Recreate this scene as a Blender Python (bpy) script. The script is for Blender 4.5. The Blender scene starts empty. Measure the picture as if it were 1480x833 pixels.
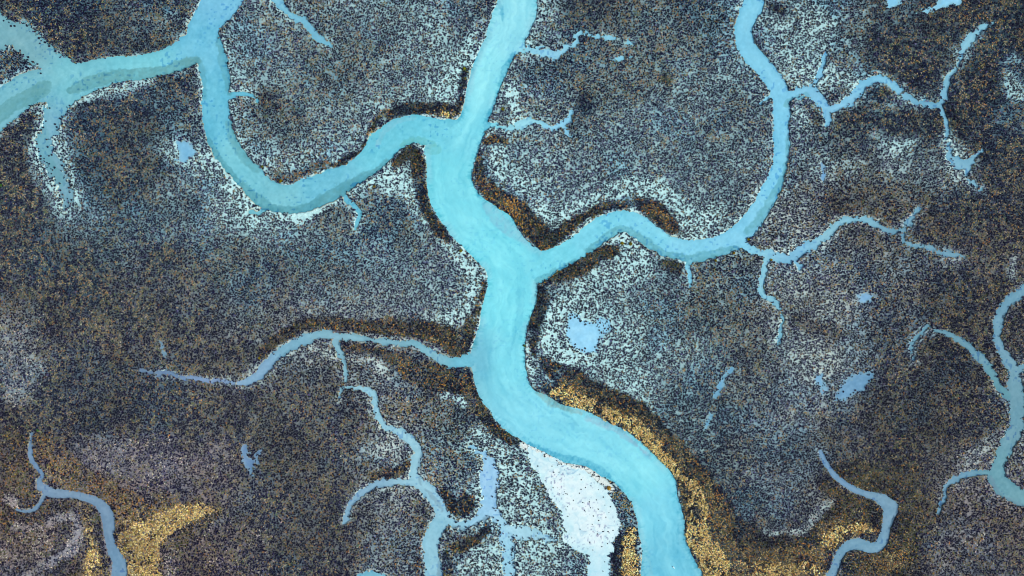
# Tidal salt marsh seen from straight above: creeks, mud pans and a carpet of low shrubs and grass.
import bpy, math
import numpy as np

rng = np.random.default_rng(11)
PX = 0.2                      # metres of marsh per map unit
CX, CY = 740.0, 416.5         # map centre
M = 112                       # margin of marsh around the mapped area (map units)
W, H = 1480 + 2 * M + 1, 834 + 2 * M
S = bpy.context.scene
COL = S.collection

# ------------------------------------------------------------------ numeric helpers
def lin(c):
    c = np.asarray(c, dtype=np.float64) / 255.0
    return np.where(c <= 0.04045, c / 12.92, ((c + 0.055) / 1.055) ** 2.4)

def sstep(a, b, x):
    t = np.clip((x - a) / (b - a), 0, 1)
    return t * t * (3 - 2 * t)

def vnoise(x, y, seed):
    x = np.asarray(x, np.float32); y = np.asarray(y, np.float32)
    xi = np.floor(x).astype(np.int64); yi = np.floor(y).astype(np.int64)
    fx = x - xi; fy = y - yi
    fx = fx * fx * (3 - 2 * fx); fy = fy * fy * (3 - 2 * fy)
    tab = np.random.default_rng(seed).random((512, 512), dtype=np.float32)
    xi &= 511; yi &= 511
    x1 = (xi + 1) & 511; y1 = (yi + 1) & 511
    a = tab[yi, xi]; b = tab[yi, x1]; c = tab[y1, xi]; d = tab[y1, x1]
    return (a + (b - a) * fx) * (1 - fy) + (c + (d - c) * fx) * fy - 0.5

def fbm(x, y, seed, oct=4, gain=0.5):
    s = 0; a = 1.0; n = 0
    for o in range(oct):
        s = s + a * vnoise(x * 2 ** o + 17.3 * o, y * 2 ** o - 9.1 * o, seed + o)
        n += a; a *= gain
    return s / n * 2          # about -0.8 .. 0.8

def gnoise(gx, gy, seed):
    """the same noise on a regular grid, one axis at a time"""
    tab = np.random.default_rng(seed).random((512, 512), dtype=np.float32)
    xi = np.floor(gx).astype(int); fx = (gx - xi).astype(np.float32); fx = fx * fx * (3 - 2 * fx)
    yi = np.floor(gy).astype(int); fy = (gy - yi).astype(np.float32); fy = (fy * fy * (3 - 2 * fy))[:, None]
    T = tab[:, xi & 511] * (1 - fx) + tab[:, (xi + 1) & 511] * fx
    return T[yi & 511] * (1 - fy) + T[(yi + 1) & 511] * fy - 0.5

def gfbm(sx, seed, oct=4, gain=0.5, sy=None):
    s = 0; a = 1.0; n = 0; sy = sy or sx
    for o in range(oct):
        s = s + a * gnoise(gx / sx * 2 ** o + 17.3 * o, gy / sy * 2 ** o - 9.1 * o, seed + o)
        n += a; a *= gain
    return s / n * 2

gx = np.arange(W, dtype=np.float32) - M
gy = np.arange(H, dtype=np.float32) - M
X, Y = np.meshgrid(gx, gy)
wob1 = gfbm(46, 100, 3); wob2 = gfbm(46, 200, 3)
f5 = gfbm(5.5, 300, 3); f18 = gfbm(18, 400, 3)
f5b = gfbm(4.2, 350, 2)
fine = gfbm(2.6, 370, 2)

FAR = 60.0
def path_field(pts, pad=40, flow=False):
    """signed distance to a tapering ribbon given as (x, y, full width); also the way along and across it"""
    D = np.full((H, W), FAR, np.float32)
    if flow and pad == 30:                                  # thin tips keep an open thread of water
        pts = [(x, y, w + 2.0 * max(0.0, 1 - w / 12.0)) for x, y, w in pts]
    if flow:
        T = np.zeros((H, W), np.float32); A = np.zeros((H, W), np.float32); best = np.full((H, W), 1e9, np.float32)
    s0 = 0.0
    for (x0, y0, w0), (x1, y1, w1) in zip(pts[:-1], pts[1:]):
        r = max(w0, w1) / 2 + pad
        i0 = int(np.clip(min(x0, x1) - r + M, 0, W)); i1 = int(np.clip(max(x0, x1) + r + M + 1, 0, W))
        j0 = int(np.clip(min(y0, y1) - r + M, 0, H)); j1 = int(np.clip(max(y0, y1) + r + M + 1, 0, H))
        L = math.hypot(x1 - x0, y1 - y0)
        if i1 > i0 and j1 > j0 and L > 0:
            xs = X[j0:j1, i0:i1] - x0; ys = Y[j0:j1, i0:i1] - y0
            ux, uy = (x1 - x0) / L, (y1 - y0) / L
            t = np.clip(xs * ux + ys * uy, 0, L)
            dx = xs - t * ux; dy = ys - t * uy
            dd = np.sqrt(dx * dx + dy * dy)
            sd = dd - (w0 + (w1 - w0) * t / L) / 2
            sub = D[j0:j1, i0:i1]
            if flow:
                bs = best[j0:j1, i0:i1]; m = dd < bs
                bs[m] = dd[m]
                T[j0:j1, i0:i1][m] = (s0 + t)[m]
                A[j0:j1, i0:i1][m] = (xs * -uy + ys * ux)[m]
            np.minimum(sub, sd, out=sub)
        s0 += L
    return (D, T, A) if flow else D

def smooth(pts, n=4):
    """Catmull-Rom through the listed points, so that no creek or patch has corners"""
    p = np.array(pts, float)
    if len(p) < 3: return [tuple(q) for q in p]
    q = np.vstack([2 * p[0] - p[1], p, 2 * p[-1] - p[-2]])
    out = []
    for i in range(1, len(q) - 2):
        for k in range(n):
            t = k / n
            v = 0.5 * (2 * q[i] + (q[i + 1] - q[i - 1]) * t + (2 * q[i - 1] - 5 * q[i] + 4 * q[i + 1] - q[i + 2]) * t * t
                       + (3 * q[i] - q[i - 1] - 3 * q[i + 1] + q[i + 2]) * t ** 3)
            v[2] = max(v[2], 0.5); out.append(tuple(v))
    out.append(tuple(p[-1]))
    return out

def poly_field(poly):
    """signed distance to a closed outline"""
    p = [(x, y) for x, y in poly]
    ring = [(x, y, 0) for x, y in p] + [(p[0][0], p[0][1], 0)]
    D = path_field(ring, pad=60)
    inside = np.zeros((H, W), bool)
    for (x0, y0), (x1, y1) in zip(p, p[1:] + p[:1]):
        if y0 == y1: continue
        c = ((y0 > Y) != (y1 > Y)) & (X < (x1 - x0) * (Y - y0) / (y1 - y0) + x0)
        inside ^= c
    return np.where(inside, -np.abs(D), np.abs(D))

# ------------------------------------------------------------------ the map: creeks
MAIN_LEFT = [(700, -200), (722, -60), (719, 0), (711, 20), (701, 54), (690, 77), (682, 100), (675, 125), (669, 155), (661, 172), (640, 190),
             (618, 205), (613, 219), (616, 232), (617, 270), (622, 293), (630, 310), (645, 330), (655, 345), (672, 360), (690, 380),
             (702, 393), (704, 415), (697, 441), (691, 473), (684, 496), (680, 515), (681, 535), (686, 553), (694, 576), (705, 591),
             (720, 613), (738, 628), (759, 641), (790, 656), (815, 669), (845, 674), (870, 689), (890, 701), (903, 714), (915, 731),
             (921, 759), (926, 784), (928, 809), (926, 835), (930, 900), (960, 1040)]
MAIN_RIGHT = [(760, -200), (782, -60), (777, 0), (775, 20), (765, 48), (759, 60), (743, 84), (735, 100), (722, 130), (714, 155), (707, 172),
              (702, 192), (695, 208), (686, 238), (682, 255), (686, 270), (697, 285), (710, 294), (725, 304), (740, 315), (755, 340), (770, 355),
              (786, 366), (792, 386), (778, 408), (777, 428), (775, 438), (766, 463), (760, 486), (759, 516), (762, 541), (772, 563),
              (790, 571), (815, 586), (845, 593), (875, 608), (907, 624), (930, 641), (947, 659), (965, 676), (978, 696), (980, 719),
              (987, 739), (991, 759), (991, 779), (1000, 799), (1009, 819), (1018, 835), (1040, 900), (1070, 1040)]
MAIN_MID = [(740, -200, 60), (750, -60, 60), (746, 0, 58), (735, 50, 60), (710, 100, 50), (690, 160, 45), (660, 210, 60), (650, 260, 66), (665, 310, 66),
            (700, 350, 66), (738, 390, 70), (738, 440, 72), (722, 500, 74), (725, 550, 78), (760, 600, 80), (820, 630, 82), (880, 655, 84),
            (925, 695, 72), (950, 740, 68), (962, 800, 70), (985, 870, 80), (1015, 1040, 90)]
CREEKS = [
 # name, label, list of paths, edge roughness
 ('main', 'wide turquoise main creek winding from the top edge down to the bottom edge', None, 1.0),
 ('west', 'pale blue creek looping west from the main creek through the upper left marsh', [
   [(665, 194, 44), (645, 195, 44), (620, 190, 42), (590, 187, 41), (558, 206, 44), (536, 231, 40), (510, 252, 34), (480, 266, 44), (446, 281, 46), (412, 288, 42), (383, 279, 42),
    (360, 256, 40), (340, 234, 38), (322, 205, 40), (311, 161, 40), (312, 117, 41), (303, 80, 44), (292, 48, 46), (303, 25, 46), (318, 2, 54), (330, -20, 56), (350, -80, 60), (360, -180, 60)],
   [(290, 62, 46), (262, 80, 42), (230, 92, 36), (190, 99, 36), (150, 104, 42), (110, 117, 48), (75, 122, 52), (40, 128, 48), (10, 150, 50), (-30, 180, 54), (-90, 220, 54), (-180, 240, 54)],
   [(385, 298, 8), (375, 308, 6), (363, 306, 7)], [(330, 139, 10), (350, 136, 6), (367, 140, 4), (372, 147, 2)],
   [(495, 268, 12), (499, 285, 8), (510, 297, 7), (520, 308, 5), (517, 320, 4), (514, 331, 2)]], 1.0),
 ('northwest', 'ragged pale mud inlet entering at the upper left corner', [
   [(88, 104, 44), (66, 86, 38), (50, 72, 40), (25, 52, 40), (0, 45, 44), (-30, 30, 50), (-100, 10, 50), (-180, 0, 50)]], 2.4),
 ('southinlet', 'frayed blue mud inlet running south below the upper left creek', [
   [(92, 134, 46), (80, 163, 30), (69, 190, 24), (61, 212, 22), (70, 232, 26), (86, 255, 24), (95, 278, 18), (93, 305, 6)]], 2.4),
 ('top', 'thin blue creek dropping from the top edge left of the main creek', [
   [(380, -60, 12), (395, -12, 11), (403, 3, 12), (415, 16, 11), (427, 28, 9), (437, 29, 9), (447, 39, 7), (457, 52, 6), (470, 61, 6), (479, 67, 3)]], 1.6),
 ('upperside', 'short hooked side creek joining the main creek just below the top edge', [
   [(748, 68, 24), (762, 71, 10), (790, 77, 12), (805, 80, 11), (820, 71, 11), (832, 60, 7), (840, 48, 9), (852, 52, 5), (870, 54, 5), (887, 56, 3)],
   [(908, 60, 5), (914, 64, 6)], [(890, 84, 7), (897, 85, 5)], [(914, 75, 3), (910, 84, 4)]], 2.0),
 ('forked', 'short side creek with a forked star-shaped tip east of the junction', [
   [(697, 181, 16), (720, 182, 8), (735, 186, 7), (752, 180, 11), (767, 175, 9), (780, 178, 5), (797, 184, 9), (812, 180, 13), (822, 172, 7), (829, 162, 2)],
   [(812, 182, 9), (820, 190, 6), (826, 197, 3)]], 1.8),
 ('east', 'pale blue creek curving east from the junction and north to the top edge', [
   [(765, 390, 46), (778, 386, 44), (800, 377, 34), (835, 357, 34), (862, 337, 36), (893, 320, 32), (920, 326, 34), (942, 342, 34), (966, 356, 30), (1000, 364, 31), (1035, 357, 30), (1060, 346, 31),
    (1080, 327, 29), (1098, 305, 27), (1112, 278, 27), (1122, 258, 25), (1129, 230, 23), (1130, 208, 22), (1129, 175, 23), (1130, 145, 24), (1124, 124, 27), (1110, 105, 27), (1095, 88, 27), (1080, 70, 27), (1074, 47, 26), (1080, 25, 28),
    (1090, 2, 31), (1095, -25, 33), (1110, -80, 34), (1130, -180, 34)], [(1000, 372, 12), (995, 384, 6), (997, 397, 5), (998, 414, 2)], [(1118, 139, 4), (1108, 143, 3), (1099, 149, 2)]], 1.0),
 ('northeast', 'blue creek winding from the eastern creek into the upper right marsh', [
   [(1130, 150, 16), (1142, 139, 14), (1155, 134, 15), (1170, 130, 15), (1180, 140, 15), (1190, 151, 16), (1202, 157, 12), (1222, 150, 14), (1237, 137, 14), (1247, 123, 12), (1265, 115, 10), (1282, 117, 9), (1295, 127, 9),
    (1310, 140, 8), (1327, 147, 8), (1347, 152, 7), (1360, 150, 7), (1365, 135, 6), (1370, 117, 7), (1382, 97, 7), (1390, 82, 8), (1396, 66, 12), (1407, 52, 10), (1420, 41, 8), (1434, 33, 4)],
   [(1360, 150, 7), (1362, 160, 6), (1367, 175, 10), (1369, 195, 6), (1370, 208, 5), (1375, 226, 9), (1385, 237, 17), (1399, 241, 11), (1398, 255, 5), (1407, 265, 7), (1420, 275, 5)], [(1400, 238, 5), (1410, 226, 4), (1420, 218, 2)],
   [(1192, 152, 10), (1197, 170, 8), (1194, 182, 3)], [(1170, 124, 6), (1180, 118, 4), (1185, 107, 4), (1190, 90, 5), (1194, 75, 4)]], 1.9),
 ('eastbranch', 'narrow blue creek leaving the eastern creek towards the right edge', [
   [(1064, 345, 16), (1077, 356, 12), (1092, 364, 10), (1110, 368, 12), (1127, 373, 13), (1145, 373, 16), (1155, 361, 15), (1175, 353, 13), (1195, 340, 14), (1210, 326, 13), (1227, 318, 11), (1247, 317, 9), (1262, 322, 9), (1277, 330, 7), (1290, 335, 5),
    (1300, 332, 5), (1306, 337, 8), (1307, 348, 8), (1322, 355, 5), (1345, 359, 3), (1357, 364, 6), (1375, 368, 7), (1391, 371, 5)],
   [(1306, 335, 7), (1315, 320, 5), (1322, 308, 4), (1331, 301, 2)], [(1146, 376, 8), (1156, 385, 5)]], 1.9),
 ('eaststub', 'short thin creek hanging south from the eastern branch', [
   [(1108, 372, 9), (1104, 395, 8), (1100, 410, 9), (1101, 422, 9), (1108, 431, 8), (1117, 434, 8), (1127, 445, 7), (1132, 461, 5), (1129, 476, 5), (1127, 497, 3)]], 1.5),
 ('southwest', 'grey-blue creek branching west from the main creek below the middle', [
   [(702, 520, 30), (688, 521, 22), (665, 523, 15), (645, 522, 14), (622, 510, 14), (600, 499, 11), (560, 495, 10), (520, 489, 9), (490, 487, 12), (470, 484, 13), (446, 489, 15), (424, 498, 15), (400, 514, 15), (386, 528, 14), (373, 543, 13), (357, 552, 11),
    (337, 553, 5), (317, 550, 9), (300, 550, 7), (280, 547, 6), (265, 547, 5), (252, 543, 5), (240, 538, 5), (225, 540, 4), (204, 536, 3)], [(484, 494, 12), (491, 507, 8), (497, 524, 6), (499, 537, 5), (500, 552, 3)]], 1.7),
 ('south', 'branching blue creek running down to the bottom edge left of the main creek', [
   [(489, 579, 3), (492, 567, 5), (500, 560, 6), (515, 561, 8), (527, 563, 9), (540, 572, 10), (543, 588, 9), (547, 603, 10), (556, 616, 9), (570, 622, 9), (582, 628, 12), (595, 639, 14), (604, 654, 14), (600, 674, 13), (599, 690, 15), (620, 711, 19), (635, 731, 17), (640, 748, 20), (630, 768, 24),
    (622, 788, 25), (625, 811, 24), (626, 834, 26), (627, 870, 28), (630, 1000, 28)],
   [(604, 697, 13), (595, 697, 10), (570, 698, 9), (545, 700, 9), (530, 709, 10), (515, 719, 9), (505, 731, 6), (500, 749, 4), (495, 758, 2)],
   [(525, 838, 20), (540, 837, 22), (555, 842, 20)]], 1.5),
 ('southtongue', 'pale cyan mud channel with a broad fork beside the white salt flat', [
   [(640, 752, 16), (652, 755, 13), (670, 761, 12), (682, 757, 14), (697, 744, 20), (706, 734, 22), (707, 711, 24), (707, 689, 24), (707, 671, 17), (700, 659, 8), (689, 650, 5), (680, 644, 4)],
   [(706, 738, 18), (715, 746, 14), (727, 760, 13), (732, 784, 19), (735, 812, 17), (737, 840, 15), (740, 900, 15)], [(728, 762, 12), (745, 768, 18), (765, 772, 18), (785, 775, 12), (800, 780, 8)]], 2.0),
 ('rightedge', 'dull blue forked creek running along the right edge', [
   [(1560, 380, 18), (1500, 402, 18), (1478, 421, 16), (1465, 431, 14), (1452, 443, 14), (1445, 461, 15), (1442, 478, 14), (1444, 498, 13), (1452, 513, 14), (1465, 533, 18), (1468, 556, 22), (1470, 571, 26), (1470, 596, 22), (1469, 616, 21),
    (1462, 633, 22), (1451, 652, 20), (1444, 674, 21), (1441, 688, 25), (1453, 706, 28), (1470, 717, 26), (1490, 722, 26), (1560, 740, 28), (1660, 760, 28)],
   [(1462, 575, 14), (1447, 563, 11), (1437, 546, 12), (1427, 528, 12), (1412, 513, 11), (1400, 501, 10), (1385, 491, 9), (1370, 483, 7), (1352, 478, 5), (1342, 471, 4), (1332, 481, 5), (1322, 493, 5), (1317, 508, 5), (1322, 521, 3)],
   [(1438, 686, 14), (1415, 683, 10), (1397, 686, 10), (1377, 695, 8), (1367, 706, 8), (1365, 721, 7), (1359, 731, 6), (1356, 742, 2)], [(1466, 545, 14), (1476, 534, 12), (1500, 528, 12), (1560, 524, 14)]], 1.5),
 ('lowerright', 'S-shaped slate blue creek ending at the bottom edge right of centre', [
   [(1186, 652, 4), (1189, 660, 6), (1195, 672, 7), (1207, 687, 8), (1222, 700, 8), (1242, 711, 8), (1260, 717, 10), (1277, 724, 19), (1288, 734, 22), (1285, 748, 18), (1281, 764, 13), (1276, 783, 15), (1262, 793, 15), (1242, 787, 18), (1225, 790, 15), (1213, 803, 12), (1207, 821, 12),
    (1200, 836, 14), (1185, 870, 16), (1150, 1000, 16)]], 0.7),
 ('lowerleft', 'slate blue creek curving down to the bottom edge at the lower left', [
   [(45, 628, 2), (44, 644, 4), (44, 661, 7), (52, 674, 6), (61, 686, 4), (56, 698, 7), (62, 706, 15), (75, 713, 14), (100, 715, 12), (125, 720, 12), (142, 727, 14), (152, 740, 18), (157, 759, 18), (157, 776, 15), (162, 794, 16), (171, 811, 20), (172, 829, 24), (172, 870, 26), (160, 1000, 26)],
   [(64, 716, 6), (57, 729, 5), (47, 738, 4), (32, 739, 3), (22, 736, 3)]], 0.7),
]
PANS = [
 # name, label, outline or path, sRGB of the wet surface, roughness of the rim
 ('salt_flat', 'bare white salt flat inside the bend of the main creek', [(764, 648), (790, 659), (820, 674), (845, 681), (866, 697), (880, 713), (889, 730), (893, 745), (897, 758), (892, 775), (886, 790), (880, 815), (884, 850), (845, 850), (851, 820), (851, 802), (830, 792), (814, 782), (817, 765), (812, 745), (805, 730), (795, 715), (785, 700), (774, 680), (764, 665)], None, 2.6),
 ('salt_pan', 'pale blue rounded salt pan ringed by dark shrubs right of the main creek', [(822, 455), (833, 456), (842, 463), (854, 466), (868, 461), (884, 462), (884, 474), (874, 484), (867, 492), (862, 508), (852, 512), (840, 506), (825, 496), (817, 483), (820, 468)], (156, 220, 249), 2.6),
 ('salt_pan', 'slate blue oval salt pan in the marsh near the right edge', [(1206, 580), (1212, 566), (1220, 553), (1235, 542), (1250, 539), (1263, 540), (1252, 558), (1236, 569), (1220, 580)], (111, 160, 194), 2.6),
 ('salt_pan', 'small bright pan cut by the top edge, left one of two', [(1278, -14), (1305, -14), (1302, 2), (1296, 8), (1288, 12), (1280, 8)], (138, 206, 236), 2.6),
 ('salt_pan', 'bright pan with a thin tail cut by the top edge, right one of two', [(1362, -14), (1395, -14), (1390, 2), (1380, 8), (1358, 12), (1340, 17), (1327, 20), (1326, 17), (1342, 12), (1354, 6)], (138, 206, 236), 2.2),
 ('salt_pan', 'small blue pan among shrubs left of the western creek', [(256, 205), (272, 206), (283, 217), (275, 229), (265, 239), (257, 230), (260, 218)], (128, 190, 222), 3.0),
 ('salt_pan', 'tiny split blue pan alone in the lower left marsh', [(350, 646), (356, 644), (360, 652), (358, 660), (364, 667), (372, 658), (376, 648), (379, 652), (374, 668), (366, 674), (365, 684), (357, 676), (349, 662)], (116, 152, 190), 3.0),
 ('salt_pan', 'thin blue slit of water above the tip of the southwestern creek', [(230, 492), (235, 496), (239, 510), (240, 519), (236, 516), (233, 506)], (104, 146, 182), 1.6),
 ('salt_pan', 'narrow crooked blue pool in the marsh right of the round pan', [(1060, 529), (1052, 534), (1045, 541), (1041, 553), (1036, 562), (1031, 572), (1035, 575), (1043, 562), (1047, 548), (1056, 538)], (118, 178, 212), 2.4),
 ('salt_pan', 'small blue pool below the narrow crooked pool', [(1025, 600), (1031, 604), (1026, 612), (1022, 622), (1018, 616)], (118, 178, 212), 2.4),
 ('salt_pan', 'pale patch of wet mud right of the eastern stub creek', [(1240, 424), (1250, 421), (1260, 430), (1254, 438), (1243, 434)], (128, 178, 214), 3.0),
 ('salt_pan', 'pale patch of wet mud left of the oval pan', [(1180, 541), (1187, 546), (1192, 556), (1198, 566), (1190, 566), (1180, 556)], (128, 180, 214), 3.0),
 ('salt_pan', 'thin blue slit between the eastern creek and its branch', [(1186, 236), (1191, 240), (1193, 252), (1190, 263), (1187, 254), (1187, 245)], (122, 176, 220), 1.8),
]

edge_noise = 1.5 * f5 + 1.4 * f18 + 1.6 * f5b
sds = []
for nm, lab, paths, rough in CREEKS:
    if paths is None:
        sd, TM, AM = poly_field([(x, y) for x, y, _ in smooth([(x, y, 1) for x, y in MAIN_LEFT], 3)] + [(x, y) for x, y, _ in smooth([(x, y, 1) for x, y in MAIN_RIGHT][::-1], 3)]), None, None
        _, TM, AM = path_field(smooth(MAIN_MID), pad=60, flow=True)
        flowT, flowA = TM, AM
        sd = sd + 0.6 * edge_noise
    else:
        sd = np.full((H, W), FAR, np.float32); tt = np.zeros((H, W), np.float32); aa = tt.copy()
        for p in paths:
            d, t_, a_ = path_field(smooth(p), pad=30, flow=True)
            m = d < sd
            sd[m] = d[m]; tt[m] = t_[m]; aa[m] = a_[m]
        sd = sd + rough * (edge_noise + 0.9 * fine) + max(0, rough - 1.6) * 2.5 * f5b
        if nm in ('northwest', 'southinlet', 'southtongue'): sd = sd + 1.6 * f18
    sds.append(sd.astype(np.float32))
    if paths is not None:
        m = (sd < sds[0]) & (sd < 4)
        flowT = np.where(m, tt + 500 * len(sds), flowT); flowA = np.where(m, aa, flowA)
SD = np.stack(sds)
owner = np.argmin(SD, axis=0)
creek = np.min(SD, axis=0)
pan_sds = []
for nm, lab, out, c, rough in PANS:
    d = poly_field([(x, y) for x, y, _ in smooth([(x, y, 1) for x, y in out + out[:1]], 3)][:-1])
    pan_sds.append((d + rough * (1.5 * f5 + 1.3 * f5b + 0.9 * f18)).astype(np.float32))
PSD = np.stack(pan_sds); pan_owner = np.argmin(PSD, axis=0); pan = np.min(PSD, axis=0)
wet = np.minimum(creek, pan)

# ------------------------------------------------------------------ the map: vegetation
# brightness of the marsh (share of bare pale mud, with the vignette's dim corners put in) and share of ochre plants, read off in cells of about 74 x 69 map units
LG = """3 3 4 4 5 5 5 5 6 4 6 3 4 4 5 6 5 4 3 2
4 4 4 3 6 5 4 5 6 6 4 4 4 5 5 6 5 3 4 4
3 4 3 4 5 4 5 6 6 5 5 4 5 5 4 5 3 5 2 4
3 4 3 4 6 6 6 6 5 5 6 5 5 5 5 5 4 5 5 2
3 5 4 5 6 6 4 4 5 5 5 6 7 6 5 5 3 3 2 2
3 3 4 3 4 4 4 5 5 6 4 7 5 5 4 6 4 4 3 3
3 2 3 3 4 4 5 5 5 6 4 7 5 4 4 5 5 4 2 3
4 3 3 3 3 5 4 4 3 3 6 7 5 5 4 5 5 3 2 3
3 3 3 3 3 3 3 5 4 3 3 3 5 4 4 5 4 3 2 3
2 3 4 3 3 3 3 5 4 5 7 4 4 4 4 4 3 2 4 5
3 2 2 4 4 3 3 5 4 6 7 7 4 3 4 5 3 2 4 4
4 3 2 3 3 3 3 5 4 6 7 7 4 3 3 3 3 2 4 4"""
OG = """5 4 5 6 3 4 4 3 2 3 3 5 5 5 3 2 3 4 5 5
5 5 3 3 3 4 5 4 2 3 4 4 5 3 3 4 4 5 5 4
3 5 3 3 5 5 4 3 3 3 4 4 3 3 3 3 4 4 5 5
4 4 6 4 2 5 2 2 4 3 2 2 2 2 2 4 4 4 3 5
5 3 4 3 3 3 5 4 3 3 2 1 1 2 3 4 6 7 6 5
6 5 4 6 5 4 4 2 2 2 3 2 2 2 4 4 4 6 6 5
5 6 5 4 3 4 3 3 3 3 4 1 2 4 4 4 4 4 5 5
4 4 5 4 4 5 4 4 6 5 2 1 3 3 5 3 4 4 5 5
5 4 4 4 4 5 4 4 4 5 4 5 3 2 4 3 3 4 5 6
6 5 3 3 4 5 4 4 6 5 2 3 3 3 2 3 5 5 5 5
5 7 5 4 4 5 5 4 5 3 2 2 3 4 2 3 5 6 5 4
4 6 5 4 4 5 5 4 4 4 3 3 4 7 6 6 6 5 5 5"""
def grid_field(txt):
    g = np.array([[float(v) for v in r.split()] for r in txt.splitlines()])
    u = np.clip((X + 14 * wob1) / 74.0 - 0.5, 0, 18.999); v = np.clip((Y + 14 * wob2) / 69.4 - 0.5, 0, 10.999)
    i = u.astype(int); j = v.astype(int); fu = sstep(0, 1, u - i); fv = sstep(0, 1, v - j)
    return (g[j, i] * (1 - fu) + g[j, i + 1] * fu) * (1 - fv) + (g[j + 1, i] * (1 - fu) + g[j + 1, i + 1] * fu) * fv
Lf = grid_field(LG) - 0.3 + 0.75 * gfbm(34, 500, 4) + 0.4 * gfbm(9, 520, 2)
Of = 0.92 * grid_field(OG) + 1.7 * gfbm(38, 540, 4)
Gf = np.zeros((H, W), np.float32); Vf = Gf.copy(); Rf = Gf.copy(); Cf = Gf.copy()
region = np.zeros((H, W), np.int8)        # which golden stand a plant belongs to

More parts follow.
